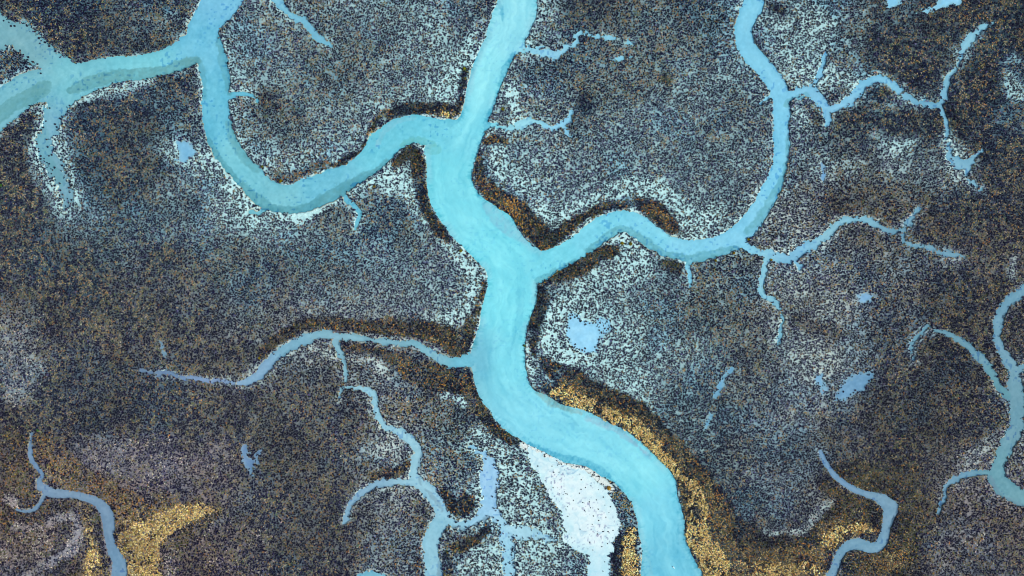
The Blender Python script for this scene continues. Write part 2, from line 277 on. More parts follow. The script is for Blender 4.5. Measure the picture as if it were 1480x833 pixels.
STROKES = [
 # path (x, y, width), soft edge, L, O, gold, olive, rust, cream
 # pale rims and bright mud
 ([(385, 305, 10), (412, 313, 14), (440, 312, 16), (470, 296, 12), (485, 288, 8)], 3, 9.0, 2, 0, 0, 0, 0),
 ([(508, 280, 10), (525, 270, 12), (545, 260, 12), (565, 250, 8)], 3, 8.5, 2, 0, 0, 0, 0),
 ([(345, 300, 20), (370, 318, 20), (330, 270, 16)], 8, 7, 2, 0, 0, 0, 0),
 ([(560, 268, 20), (580, 258, 20), (590, 275, 22), (600, 300, 16), (618, 325, 14)], 6, 7.4, 2, 0, 0, 0, 0),
 ([(640, 350, 12), (660, 370, 16), (680, 395, 26), (688, 415, 26), (675, 450, 20), (645, 462, 20), (620, 458, 14)], 6, 7.6, 2, 0, 0, 0, 0),
 ([(640, 130, 40), (660, 100, 24), (690, 40, 20)], 10, 7.4, 2, 0, 0, 0, 0),
 ([(745, 165, 20), (742, 130, 14)], 5, 8.2, 2, 0, 0, 0, 0), ([(755, 40, 12), (765, 25, 14)], 5, 7.2, 2, 0, 0, 0, 0),
 ([(722, 218, 22), (730, 250, 22), (760, 270, 20)], 8, 7.5, 1, 0, 0, 0, 0),
 ([(775, 300, 16), (800, 318, 22), (830, 302, 20), (860, 288, 20), (900, 275, 30), (950, 275, 30), (985, 300, 24), (1000, 325, 30), (1030, 310, 20)], 8, 7.5, 1.5, 0, 0, 0, 0),
 ([(885, 352, 10), (900, 350, 14), (920, 364, 14), (940, 374, 8)], 4, 8.6, 1, 0, 0, 0, 0),
 ([(900, 372, 30), (930, 384, 26), (890, 400, 30)], 8, 7.0, 1, 0, 0, 0, 0),
 ([(835, 440, 24), (808, 448, 26), (794, 480, 26), (798, 508, 24), (820, 516, 20)], 5, 8.5, 0.5, 0, 0, 0, 0),
 ([(880, 470, 30), (910, 490, 50), (900, 530, 60), (930, 560, 50)], 20, 6.6, 1, 0, 0, 0, 0),
 ([(555, 540, 24), (540, 520, 14), (510, 520, 10), (450, 505, 14)], 6, 7.2, 4, 0, 0, 0, 0.15),
 ([(640, 568, 12), (660, 572, 16), (670, 582, 8)], 4, 7.8, 2, 0, 0, 0, 0),
 ([(480, 660, 20), (565, 645, 24), (575, 665, 18)], 8, 6.5, 3, 0, 0, 0, 0.1),
 ([(690, 625, 22), (720, 650, 24), (745, 690, 34), (770, 740, 40), (800, 770, 30)], 10, 6.8, 1.8, 0, 0, 0.05, 0.02),
 ([(690, 790, 30), (720, 800, 40), (760, 810, 50), (690, 825, 50)], 10, 7.3, 2, 0, 0.05, 0, 0.05),
 ([(755, 768, 18), (775, 775, 14)], 4, 8, 3, 0, 0.3, 0, 0),
 ([(1110, 772, 14), (1140, 772, 16), (1165, 766, 16), (1185, 742, 16), (1205, 722, 14)], 5, 7.2, 1, 0, 0, 0, 0.25),
 ([(1130, 30, 40), (1180, 40, 60), (1150, 90, 50), (1230, 120, 30)], 16, 6.6, 2, 0, 0, 0, 0),
 ([(1150, 160, 14), (1160, 175, 24)], 6, 6.6, 3, 0, 0, 0, 0), ([(1296, 200, 46), (1322, 190, 26), (1270, 185, 24), (1285, 160, 16)], 8, 7.3, 2, 0, 0, 0, 0),
 ([(1455, 112, 34), (1466, 132, 28), (1440, 100, 14), (1466, 85, 16)], 8, 7.4, 3, 0, 0, 0, 0),
 ([(1200, 520, 40), (1160, 530, 40), (1200, 440, 30)], 16, 6.2, 2, 0, 0, 0, 0),
 ([(1400, 665, 30), (1430, 640, 14), (1390, 700, 14)], 8, 6.2, 3, 0, 0, 0, 0.1),
 ([(40, 520, 20), (55, 530, 14)], 8, 6.2, 2, 0, 0, 0, 0.15), ([(20, 455, 60), (20, 560, 40)], 20, 4.6, 3, 0, 0, 0, 0.2),
 ([(1465, 375, 14), (1462, 400, 10)], 6, 6.4, 3, 0, 0, 0, 0), ([(130, 660, 50), (200, 680, 60), (300, 660, 40)], 24, 4.6, 3, 0, 0, 0, 0.16),
 # silt washes
 ([(100, 150, 20), (72, 190, 44), (76, 240, 56), (95, 285, 44), (100, 310, 20)], 12, 6.8, 2, 0, 0, 0, 0), ([(30, 105, 14), (60, 98, 16), (80, 150, 20)], 6, 6.2, 2, 0, 0, 0, 0),
 ([(140, 125, 14), (180, 122, 12), (220, 118, 10), (115, 140, 16)], 5, 7.2, 2, 0, 0, 0, 0), ([(250, 215, 40), (275, 225, 50), (300, 240, 30)], 14, 6.4, 1.5, 0, 0, 0, 0), ([(90, 215, 20)] * 2, 8, 6.6, 2, 0, 0, 0, 0),
 ([(1392, 76, 30), (1410, 52, 24), (1425, 40, 14)], 8, 7.0, 3, 0, 0, 0, 0), ([(1375, 205, 30), (1400, 240, 36), (1385, 250, 30)], 12, 6.2, 3, 0, 0, 0, 0), ([(1230, 250, 40), (1190, 250, 30)], 14, 6.0, 3, 0, 0, 0, 0), ([(1375, 370, 30)] * 2, 10, 6.0, 3, 0, 0, 0, 0),
 ([(350, 250, 14), (335, 262, 16), (350, 290, 22), (372, 300, 10)], 6, 7.4, 1.5, 0, 0, 0, 0), ([(360, 135, 14), (380, 150, 10)], 6, 6.4, 3, 0, 0, 0, 0),
 # dense dark fringes along the banks
 ([(673, 105, 8), (668, 130, 10)], 3, 1.5, 3, 0, 0.3, 0, 0),
 ([(668, 140, 8), (660, 160, 12), (640, 158, 17), (600, 158, 19), (572, 162, 17), (550, 175, 19), (538, 200, 17), (518, 222, 14), (495, 235, 12), (465, 245, 10)], 3, 0.2, 2, 0, 0.25, 0.1, 0),
 ([(632, 164, 7), (645, 166, 8), (653, 168, 6)], 2, 0, 2, 0.6, 0.1, 0.1, 0.2),
 ([(470, 236, 19), (450, 245, 14), (430, 255, 12), (405, 258, 10)], 6, 3, 7, 0, 0, 0.3, 0),
 ([(575, 236, 12), (590, 222, 21), (603, 235, 22), (608, 262, 22), (612, 290, 19), (622, 315, 17), (636, 335, 14), (648, 347, 10)], 3, 0.2, 3, 0, 0.3, 0.18, 0),
 ([(700, 205, 14), (718, 200, 12), (730, 205, 10)], 3, 1.2, 4, 0, 0.1, 0.25, 0), ([(694, 225, 12), (690, 245, 12)], 3, 1.6, 4, 0, 0.2, 0.1, 0.1),
 ([(696, 262, 17), (716, 284, 29), (740, 302, 34), (764, 322, 34), (782, 340, 29), (789, 354, 19)], 3, 0.2, 3.4, 0, 0.22, 0.3, 0),
 ([(735, 292, 12), (750, 306, 14), (745, 300, 12)], 5, 0.2, 4, 0.1, 0, 0.8, 0), ([(690, 260, 8), (700, 272, 10)], 3, 0.2, 4, 0, 0, 0.75, 0),
 ([(792, 350, 17), (815, 335, 21), (840, 316, 17), (870, 301, 15), (905, 295, 17), (930, 297, 21), (952, 310, 31), (970, 330, 22)], 3, 0.3, 2.4, 0, 0.34, 0.14, 0),
 ([(945, 300, 12), (960, 312, 12), (966, 328, 10)], 5, 0.3, 3, 0.28, 0.1, 0.42, 0),
 ([(785, 402, 15), (805, 396, 22), (830, 388, 28), (860, 374, 26), (885, 362, 21)], 3, 0.5, 4, 0, 0.35, 0.18, 0), ([(963, 380, 21), (980, 384, 17)], 6, 1.6, 3, 0, 0.4, 0, 0),
 ([(1010, 390, 34), (1040, 382, 26)], 14, 3.6, 5, 0, 0.08, 0, 0), ([(1070, 330, 8), (1050, 336, 6)], 3, 2, 5, 0, 0.1, 0.2, 0.1),
 ([(779, 420, 12), (783, 440, 19), (774, 465, 19), (770, 490, 15), (772, 510, 12)], 3, 0.3, 2, 0, 0.22, 0.05, 0),
 ([(763, 500, 7), (765, 520, 9), (768, 540, 9), (772, 555, 6)], 2, 8.5, 2, 0, 0, 0, 0.2),
 ([(785, 520, 12), (800, 535, 26), (830, 552, 31), (870, 575, 34), (905, 592, 40), (940, 620, 40), (970, 650, 36), (1000, 690, 38), (1030, 730, 38), (1055, 765, 38), (1100, 786, 31), (1140, 785, 26)], 4, 0.2, 3.4, 0, 0.16, 0.14, 0),
 ([(382, 512, 10), (410, 484, 19), (450, 468, 22), (500, 470, 22), (550, 474, 26), (600, 475, 29), (640, 487, 31), (664, 500, 28), (680, 470, 22), (694, 440, 12), (700, 410, 8)], 4, 0.2, 3.5, 0, 0.26, 0.16, 0),
 ([(470, 470, 10), (490, 472, 8)], 4, 0.2, 4, 0.08, 0.1, 0.55, 0), ([(545, 478, 12), (580, 480, 12), (620, 488, 12), (640, 494, 10)], 4, 0.2, 4, 0.14, 0.4, 0.2, 0),
 ([(500, 500, 12), (540, 507, 14), (575, 520, 22), (600, 540, 38), (630, 545, 38), (655, 552, 34), (675, 560, 26)], 4, 0.4, 4.6, 0, 0.15, 0.24, 0),
 ([(690, 560, 10), (696, 590, 14), (712, 615, 15), (735, 635, 14), (752, 645, 10)], 3, 0.3, 2, 0, 0.25, 0.1, 0),
 ([(600, 580, 34), (570, 590, 26), (630, 600, 34)], 16, 3.6, 6, 0, 0.06, 0.1, 0.05),
 ([(590, 670, 12), (570, 685, 17), (540, 690, 12)], 4, 1.6, 4, 0, 0.05, 0.15, 0), ([(620, 680, 22), (630, 650, 17)], 10, 4.4, 7, 0, 0, 0.2, 0.05),
 ([(645, 715, 14), (660, 735, 19), (680, 735, 19), (672, 722, 19)], 4, 0.6, 3, 0, 0.1, 0.15, 0),
 ([(652, 790, 10), (668, 790, 19), (690, 778, 17), (704, 764, 12)], 3, 0.6, 3, 0, 0.28, 0.16, 0), ([(644, 800, 10), (646, 835, 12), (650, 860, 12)], 3, 0.8, 2, 0, 0.3, 0, 0),
 ([(612, 760, 10), (608, 790, 12), (608, 830, 12)], 5, 2.4, 5, 0, 0.1, 0.2, 0),
 ([(888, 715, 14), (900, 722, 15), (908, 742, 12)], 3, 3.5, 3, 0.3, 0.2, 0, 0), ([(895, 770, 10), (893, 790, 12), (889, 810, 12), (893, 835, 12)], 3, 1.6, 1, 0, 0.2, 0, 0),
 ([(776, 690, 12), (790, 715, 19), (798, 745, 19), (806, 775, 12)], 5, 5.2, 2.6, 0, 0.05, 0.1, 0), ([(820, 805, 31), (840, 815, 21), (825, 830, 34)], 5, 5.4, 1.5, 0, 0, 0.03, 0),
 ([(740, 630, 12), (758, 645, 8)], 4, 1.5, 3, 0, 0.4, 0.1, 0),
 # bottom left corner
 ([(20, 650, 60), (30, 690, 60), (20, 740, 60), (50, 745, 30), (85, 735, 20), (110, 750, 20)], 8, 0.9, 3, 0, 0.32, 0.12, 0),
 ([(70, 640, 30), (90, 680, 40), (120, 700, 40), (160, 715, 44), (190, 740, 50), (215, 755, 34), (240, 730, 34)], 8, 1.2, 5, 0.1, 0.22, 0.22, 0),
 ([(110, 740, 14), (140, 745, 12), (145, 770, 12), (148, 800, 12), (152, 835, 12)], 4, 0.4, 1, 0, 0.25, 0, 0), ([(85, 815, 20), (105, 825, 30), (95, 835, 20)], 4, 0.4, 1, 0, 0.3, 0, 0),
 ([(10, 722, 14), (22, 730, 14)], 3, 7, 2, 0, 0, 0, 0.5), ([(70, 757, 12), (90, 745, 14), (110, 752, 14), (114, 780, 14), (95, 800, 16), (70, 815, 14), (30, 838, 14)], 4, 6.5, 1, 0, 0, 0, 0.5),
 ([(25, 762, 14), (60, 760, 8)], 4, 5.5, 2, 0, 0.1, 0, 0.4), ([(60, 785, 34), (20, 800, 40)], 8, 3.5, 4, 0, 0.25, 0.05, 0.3),
 ([(248, 825, 24), (245, 800, 14), (255, 790, 10)], 5, 4.5, 3, 0, 0.1, 0, 0.3), ([(300, 765, 14), (320, 752, 12)], 5, 5.2, 2, 0, 0.1, 0, 0.2),
 ([(255, 785, 14), (275, 768, 22), (300, 750, 18), (315, 742, 10)], 4, 0.3, 3, 0.12, 0.5, 0.05, 0),
 # bottom right
 ([(1110, 790, 26), (1140, 792, 28), (1165, 790, 26), (1190, 770, 30), (1210, 745, 34), (1235, 735, 34), (1262, 740, 26), (1270, 760, 16)], 5, 0.3, 2, 0, 0.35, 0.1, 0),
 ([(1190, 700, 18), (1220, 725, 20), (1250, 725, 16)], 5, 0.9, 3, 0, 0.35, 0.15, 0), ([(1215, 685, 26), (1250, 690, 34), (1280, 705, 34), (1305, 725, 34), (1312, 760, 36), (1305, 800, 40), (1290, 830, 36)], 8, 0.7, 4, 0.04, 0.5, 0.08, 0),
 ([(1235, 815, 30), (1260, 815, 26)], 6, 0.8, 3, 0.14, 0.4, 0.1, 0), ([(1300, 690, 40), (1330, 740, 40)], 16, 2.2, 5, 0.02, 0.25, 0.08, 0),
 ([(1110, 805, 16), (1140, 812, 12), (1160, 806, 12)], 5, 0.3, 2, 0.15, 0.2, 0.4, 0),
 # broad dark or ochre tracts
 ([(10, 300, 60), (30, 390, 90), (20, 440, 50)], 40, 3.0, 5.2, 0, 0.03, 0.04, 0), ([(150, 215, 60), (185, 250, 50)], 25, 3.0, 4.9, 0, 0.04, 0.06, 0), ([(110, 180, 30), (200, 190, 40)], 16, 3.0, 3.7, 0, 0.06, 0.03, 0),
 ([(400, 140, 26), (380, 150, 30), (420, 160, 20)], 14, 2.8, 4.6, 0, 0.08, 0.03, 0), ([(480, 75, 70), (520, 80, 50)], 30, 4.0, 5.2, 0, 0.04, 0.03, 0), ([(890, 90, 90), (960, 40, 80), (900, 110, 50)], 40, 3.8, 4.9, 0, 0.03, 0.05, 0),
 ([(960, 115, 20), (966, 125, 12)], 6, 1.9, 3.3, 0, 0.17, 0.03, 0), ([(845, 148, 16)] * 2, 8, 2.4, 1.6, 0, 0.00, 0.00, 0), ([(1115, 10, 16), (1130, 15, 20)], 8, 2.5, 3.3, 0, 0.00, 0.00, 0),
 ([(1280, 60, 60), (1310, 70, 60), (1280, 30, 30)], 24, 2.8, 3.8, 0, 0.03, 0.03, 0), ([(1310, 115, 40), (1330, 105, 30), (1270, 135, 22)], 12, 2.4, 4.5, 0, 0.06, 0.03, 0), ([(1240, 165, 30), (1180, 170, 16), (1330, 180, 40)], 12, 2.8, 3.3, 0, 0.03, 0.03, 0),
 ([(1430, 80, 50), (1420, 120, 60), (1410, 160, 60)], 24, 2.5, 4.6, 0, 0.03, 0.05, 0), ([(1450, 20, 80), (1350, 35, 40)], 30, 2.8, 4.8, 0, 0.04, 0.03, 0),
 ([(1440, 230, 60), (1460, 300, 80), (1430, 330, 60), (1340, 320, 40)], 30, 2.5, 4.4, 0, 0.03, 0.03, 0), ([(1240, 290, 80), (1300, 300, 60), (1230, 270, 40)], 30, 3.0, 5.7, 0, 0.03, 0.05, 0), ([(1205, 295, 20)] * 2, 10, 2.2, 3.3, 0, 0.06, 0.00, 0),
 ([(1380, 430, 60), (1440, 420, 30), (1360, 450, 50)], 20, 2.4, 4.1, 0, 0.10, 0.03, 0), ([(1280, 440, 40), (1290, 480, 50)], 20, 3.0, 4.1, 0, 0.03, 0.04, 0), ([(1350, 560, 90), (1290, 590, 60), (1380, 610, 80)], 30, 2.5, 4.1, 0, 0.08, 0.02, 0),
 ([(1460, 470, 20), (1470, 500, 20)], 6, 2.4, 3.3, 0, 0.00, 0.03, 0), ([(1150, 460, 24), (1210, 485, 20)], 10, 3.0, 4.1, 0, 0.03, 0.03, 0), ([(1020, 430, 40), (1060, 445, 60), (1080, 470, 40)], 24, 3.8, 5.2, 0, 0.02, 0.06, 0),
 ([(960, 560, 30), (1010, 620, 50)], 24, 4.0, 1.6, 0, 0.00, 0.00, 0), ([(180, 440, 80), (140, 470, 60)], 30, 2.6, 5.2, 0, 0.03, 0.01, 0.02), ([(270, 530, 60), (230, 570, 80), (300, 590, 60)], 30, 2.8, 4.1, 0, 0.03, 0.04, 0),
 ([(280, 300, 40), (210, 310, 50)], 20, 3.9, 2.0, 0, 0.00, 0.00, 0), ([(420, 580, 60), (470, 620, 60), (420, 540, 30)], 20, 3.0, 4.1, 0, 0.02, 0.04, 0), ([(500, 620, 60), (450, 690, 80), (420, 760, 70), (500, 800, 60)], 30, 3.0, 4.1, 0, 0.03, 0.05, 0),
 ([(370, 800, 80), (320, 790, 60)], 26, 3.0, 3.6, 0, 0.04, 0.02, 0.05), ([(1400, 780, 60), (1370, 800, 50)], 24, 4.0, 4.4, 0, 0.03, 0.04, 0.08),
 # ochre mixed ground behind the golden stands
 ([(815, 558, 14), (870, 586, 22), (910, 604, 26), (950, 632, 28), (985, 666, 26), (1020, 706, 34), (1038, 746, 40), (1042, 786, 40)], 8, 0.9, 3, 0.28, 0.2, 0.2, 0),
 ([(1050, 800, 44), (1110, 815, 44), (1180, 808, 40)], 9, 0.9, 3, 0.3, 0.22, 0.26, 0), ([(1200, 770, 40), (1240, 755, 30)], 8, 0.9, 3, 0.3, 0.24, 0.2, 0), ([(190, 770, 50), (230, 750, 50), (280, 740, 30)], 9, 0.9, 4, 0.3, 0.24, 0.16, 0),
 ([(1290, 800, 50), (1260, 825, 40)], 9, 0.9, 3, 0.25, 0.3, 0.18, 0),
]
GOLD = [
 ('golden cordgrass strip lining the east bank of the main creek', [(786, 558, 10), (796, 566, 18), (815, 572, 22), (840, 584, 22), (862, 596, 24), (890, 608, 28), (920, 626, 32), (945, 648, 30), (965, 672, 22), (985, 690, 16), (1000, 712, 32), (1008, 740, 40), (1006, 766, 34), (1012, 785, 34), (1030, 806, 40), (1030, 850, 60), (1040, 1000, 60)], 0.86, 0.04, 0.06),
 ('pale golden cordgrass patch on the bottom edge right of the main creek', [(1040, 826, 26), (1070, 822, 26), (1100, 826, 30), (1140, 826, 26), (1170, 822, 20), (1186, 830, 14)], 0.70, 0.02, 0.18),
 ('golden cordgrass wedge at the bottom left between two dark bands', [(205, 900, 60), (204, 835, 60), (202, 810, 64), (204, 788, 66), (222, 772, 48), (240, 755, 38), (265, 744, 28), (290, 738, 20), (314, 738, 8)], 0.86, 0.06, 0.06),
 ('narrow golden cordgrass strip left of the lower left creek', [(118, 732, 14), (126, 750, 16), (130, 770, 16), (134, 795, 20), (134, 820, 24), (130, 850, 24)], 0.84, 0.04, 0.04),
 ('golden cordgrass strip between the white salt flat and the main creek', [(912, 768, 18), (911, 785, 22), (912, 810, 26), (912, 835, 26), (916, 880, 26)], 0.93, 0.01, 0.03),
 ('ochre cordgrass patch inside the bend of the S-shaped creek', [(1188, 790, 10), (1196, 783, 22), (1210, 768, 24), (1230, 763, 18), (1250, 762, 12), (1264, 768, 7)], 0.66, 0.06, 0.2),
 ('ochre cordgrass patch on the bottom edge right of the S-shaped creek', [(1300, 800, 20), (1292, 812, 20), (1275, 818, 14)], 0.5, 0.15, 0.25),
]
def stroke(pts, edge, L, O, g, v, r, c, mark=0):
    pts = smooth(pts) if len(pts) > 2 and pts[0] != pts[1] else [pts[0], (pts[-1][0] + 0.1,) + tuple(pts[-1][1:])]
    pad = edge * 2 + 12
    ax = [p[0] for p in pts]; ay = [p[1] for p in pts]; mw = max(p[2] for p in pts) / 2 + pad
    i0 = int(np.clip(min(ax) - mw + M, 0, W)); i1 = int(np.clip(max(ax) + mw + M, 0, W)); j0 = int(np.clip(min(ay) - mw + M, 0, H)); j1 = int(np.clip(max(ay) + mw + M, 0, H))
    b = np.s_[j0:j1, i0:i1]
    m = sstep(edge, -edge, path_field(pts, pad=pad)[b] + 3.0 * f5b[b] + 6.5 * f18[b] + edge * 0.9 * wob1[b])
    if L < 1: m = m * np.clip(0.92 + 0.9 * f18[b] + 0.5 * wob2[b], 0.35, 1)     # gaps in the dense fringes
    for F, val in ((Lf, L), (Of, O), (Gf, g), (Vf, v), (Rf, r), (Cf, c)):
        F[b] = F[b] * (1 - m) + val * m
    if mark: region[b][m > 0.3] = mark
for s_ in STROKES: stroke(*s_)
for k, (lab, pts, g, v, r) in enumerate(GOLD):
    stroke(pts, 5, 0.45, 0.5, g, v, r, 0.0, k + 1)
mar = sstep(9, 1, creek + 3 * f5b) * sstep(-0.25, 0.3, gfbm(40, 850, 2)) * sstep(1.2, 2.6, Lf)
Lf = np.clip(Lf + 2.4 * mar, 0, 10); Of = np.clip(Of, 0, 9)

# ------------------------------------------------------------------ colours of the wet surfaces (sRGB, sunlit)
WATER = np.array([  # lens vignette put into the colours: creeks near the corners are dimmer
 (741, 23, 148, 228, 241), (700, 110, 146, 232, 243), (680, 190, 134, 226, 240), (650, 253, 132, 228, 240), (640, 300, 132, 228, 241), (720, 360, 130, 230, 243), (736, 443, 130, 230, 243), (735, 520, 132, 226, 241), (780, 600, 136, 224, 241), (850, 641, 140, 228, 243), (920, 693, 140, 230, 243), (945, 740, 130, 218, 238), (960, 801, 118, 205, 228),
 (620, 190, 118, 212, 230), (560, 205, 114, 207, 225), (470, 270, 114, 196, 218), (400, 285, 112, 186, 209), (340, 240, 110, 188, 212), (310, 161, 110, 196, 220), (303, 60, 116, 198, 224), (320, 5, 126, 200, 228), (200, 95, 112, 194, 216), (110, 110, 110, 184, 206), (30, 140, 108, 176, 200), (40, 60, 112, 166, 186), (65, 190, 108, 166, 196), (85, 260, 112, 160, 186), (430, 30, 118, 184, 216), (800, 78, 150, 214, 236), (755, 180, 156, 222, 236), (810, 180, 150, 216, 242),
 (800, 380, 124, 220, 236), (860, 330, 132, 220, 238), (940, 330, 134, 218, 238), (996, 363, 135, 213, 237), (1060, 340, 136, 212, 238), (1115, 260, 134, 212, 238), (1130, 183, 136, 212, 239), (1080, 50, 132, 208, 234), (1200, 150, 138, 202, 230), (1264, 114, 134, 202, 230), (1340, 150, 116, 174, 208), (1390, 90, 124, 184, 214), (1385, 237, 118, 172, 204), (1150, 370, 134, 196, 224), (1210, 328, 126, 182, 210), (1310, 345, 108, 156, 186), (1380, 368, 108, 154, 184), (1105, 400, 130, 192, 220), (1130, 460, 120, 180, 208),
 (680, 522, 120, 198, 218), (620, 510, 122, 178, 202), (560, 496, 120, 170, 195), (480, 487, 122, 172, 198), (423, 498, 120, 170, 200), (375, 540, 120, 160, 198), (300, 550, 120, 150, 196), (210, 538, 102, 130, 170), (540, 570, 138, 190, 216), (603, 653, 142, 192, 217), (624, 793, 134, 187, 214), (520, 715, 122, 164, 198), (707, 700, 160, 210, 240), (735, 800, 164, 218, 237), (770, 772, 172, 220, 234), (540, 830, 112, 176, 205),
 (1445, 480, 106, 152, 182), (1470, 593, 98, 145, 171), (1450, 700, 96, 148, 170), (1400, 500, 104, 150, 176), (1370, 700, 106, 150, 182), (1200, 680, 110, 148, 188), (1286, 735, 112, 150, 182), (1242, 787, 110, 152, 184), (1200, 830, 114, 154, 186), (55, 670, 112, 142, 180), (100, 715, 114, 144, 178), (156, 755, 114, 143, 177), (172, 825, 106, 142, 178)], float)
TEAL = (92, 164, 176); GREEN = (100, 166, 172); GREY = (118, 154, 172); BLUE = (84, 176, 204); MIST = (136, 206, 222)
BANDS = [
 (GREEN, .85, [(283, 88, 12), (272, 92, 14), (262, 95, 14), (240, 104, 13), (215, 106, 13), (190, 107, 13), (165, 111, 14), (140, 116, 15), (120, 123, 12), (100, 131, 8)]),
 (GREEN, .8, [(68, 120, 6), (58, 130, 20), (40, 140, 18), (20, 150, 16), (0, 167, 16), (-40, 200, 16)]), (TEAL, .5, [(286, 88, 10), (292, 105, 7), (293, 140, 4)]), (TEAL, .6, [(316, 55, 6), (322, 82, 8), (328, 110, 7), (331, 135, 5)]),
 (TEAL, .85, [(300, 205, 6), (307, 220, 8), (320, 242, 12), (340, 265, 15), (360, 283, 15), (385, 298, 11), (412, 306, 12), (435, 305, 13), (455, 296, 13), (480, 284, 14), (497, 273, 15), (515, 263, 12), (540, 251, 8), (560, 236, 6)]),
 (GREEN, .6, [(331, 180, 6), (342, 210, 9), (357, 232, 8), (372, 246, 4)]), ((106, 192, 194), .7, [(580, 210, 6), (598, 203, 11), (620, 212, 20), (632, 216, 10)]), (BLUE, .35, [(690, 80, 6), (676, 125, 5), (668, 165, 6), (650, 180, 8)]),
 (MIST, .7, [(598, 170, 6), (575, 174, 8), (556, 190, 8), (545, 210, 5)]), (TEAL, .5, [(778, 408, 8), (800, 396, 9), (830, 380, 6)]), (TEAL, .7, [(850, 362, 5), (878, 344, 9), (897, 333, 10), (915, 341, 12), (935, 354, 13), (955, 367, 11), (985, 374, 9), (1002, 376, 11), (1020, 373, 13), (1045, 367, 11), (1062, 361, 8)]),
 (TEAL, .6, [(1080, 335, 6), (1097, 317, 8), (1108, 300, 8), (1122, 276, 6), (1138, 240, 4), (1141, 200, 3)]), (GREEN, .5, [(1136, 150, 6), (1150, 144, 6), (1165, 138, 4)]), (GREY, .8, [(634, 800, 4), (637, 782, 7), (645, 773, 9), (658, 766, 10), (675, 768, 8), (692, 757, 7), (705, 748, 5)]), (GREY, .7, [(635, 800, 4), (635, 850, 5)]),
 (GREY, .7, [(614, 645, 5), (610, 660, 6), (606, 680, 4), (608, 700, 3), (625, 718, 4), (640, 738, 5)]), (BLUE, .8, [(765, 642, 5), (790, 653, 8), (815, 663, 11), (840, 669, 12), (860, 676, 10), (880, 690, 7), (902, 710, 3)]),
 (BLUE, .6, [(741, 82, 10), (730, 106, 12), (722, 138, 10), (712, 160, 12), (702, 192, 9), (690, 236, 8), (686, 258, 8), (692, 282, 8)]), (BLUE, .7, [(722, 4, 6), (726, 18, 6), (726, 30, 2)]), (BLUE, .6, [(640, 326, 3), (655, 349, 5), (675, 369, 6), (692, 390, 6), (703, 408, 4)]),
 (BLUE, .28, [(752, 420, 12), (752, 450, 12), (745, 480, 8), (737, 512, 5)]), (MIST, .75, [(700, 294, 10), (712, 308, 18), (728, 325, 20), (745, 338, 16), (760, 350, 8)]), ((140, 190, 190), .8, [(776, 568, 8), (792, 578, 12), (820, 592, 9), (840, 598, 5)]), ((150, 200, 218), .8, [(850, 606, 8), (880, 616, 14), (905, 632, 10), (940, 660, 6)]),
 (MIST, .5, [(924, 760, 8), (930, 790, 12), (934, 820, 16), (940, 860, 16)]), (BLUE, .4, [(978, 720, 4), (986, 750, 4), (990, 785, 4), (1008, 825, 6)]), (BLUE, .35, [(980, 740, 3), (981, 770, 3), (980, 800, 2)]), (GREEN, .4, [(690, 440, 5), (684, 500, 6)]), (BLUE, .4, [(812, 596, 4), (826, 606, 5), (836, 616, 3)]),
 (GREY, .6, [(1432, 690, 6), (1440, 708, 8), (1455, 722, 9), (1480, 734, 8)]), (GREEN, .5, [(1430, 530, 4), (1442, 556, 5), (1456, 572, 5)]), (MIST, .5, [(700, 60, 5), (686, 100, 6), (680, 130, 5)]), (GREEN, .35, [(60, 190, 12), (66, 225, 12), (88, 262, 10)]),
]
w4 = WATER[:, 2:]
xs4 = X[::4, ::4]; ys4 = Y[::4, ::4]
dim = WATER[:, 3] < 195
WATER[dim, 2:] += np.array([14, 15, 5.0])                 # the shallow side creeks carry pale silt
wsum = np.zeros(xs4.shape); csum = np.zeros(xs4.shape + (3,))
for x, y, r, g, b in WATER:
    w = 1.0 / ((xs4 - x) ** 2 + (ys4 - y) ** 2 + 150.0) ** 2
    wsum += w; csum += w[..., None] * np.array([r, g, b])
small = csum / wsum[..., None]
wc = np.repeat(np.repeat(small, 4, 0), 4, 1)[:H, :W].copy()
for a_ in range(2):                                     # soften the 4-unit steps
    for sh in (1, 2):
        wc = (wc + np.roll(wc, sh, 0) + np.roll(wc, -sh, 0) + np.roll(wc, sh, 1) + np.roll(wc, -sh, 1)) / 5
bank = sstep(-6, 0, creek)[..., None]
streak = fbm(flowT / 34, flowA / 4.6 + 2.2 * f18, 600, 4); streak2 = fbm(flowT / 70, flowA / 13, 640, 3); cloud = fbm(X / 26 + wob1, Y / 26 + wob2, 660, 4)
is_main = (owner == 0)
for col_, k, pts in BANDS:
    wide = 5 if col_ in (GREEN, TEAL) else 0                # these lie against the bank
    d = path_field(smooth([(x, y, w + wide) for x, y, w in pts]), pad=16)
    m = (sstep(1.2, -1.6, d + 2.6 * f5 + 1.6 * f5b + 3.0 * f18) * k * (0.86 + 0.6 * f5b + 0.25 * f18))[..., None]
    bk = 0.75 + 0.25 * (wc.mean(-1, keepdims=True) / 190.0)
    wc = wc * (1 - m) + np.array(col_) * bk * m
amp = np.where(is_main, 1.0, 0.55)
wc = wc + (amp * (15 * streak + 13 * streak2))[..., None] * np.array([1.0, .8, .55]) + (8 * cloud)[..., None] * np.array([1.0, .6, .4])
wc = wc + (7 * f5b + 4 * fine)[..., None] * np.where(is_main, 0.45, 1.0)[..., None]
lash = np.clip(fbm(flowT / 2.2, flowA / 9, 700, 2), 0, 1) * sstep(-13, -3, creek) * np.where(is_main, 1, 0)      # combed rills at the edge of the wide creek
wc = wc - (46 * lash)[..., None] * np.array([1.0, .62, .5])
milk = sstep(-13, -4, creek) * sstep(0.0, 0.5, gfbm(28, 860, 3) + 0.1) * is_main * 0.4
wc = wc * (1 - milk[..., None]) + np.array([160, 220, 232]) * milk[..., None]
wc = wc - bank * np.array([8, 8, 6])
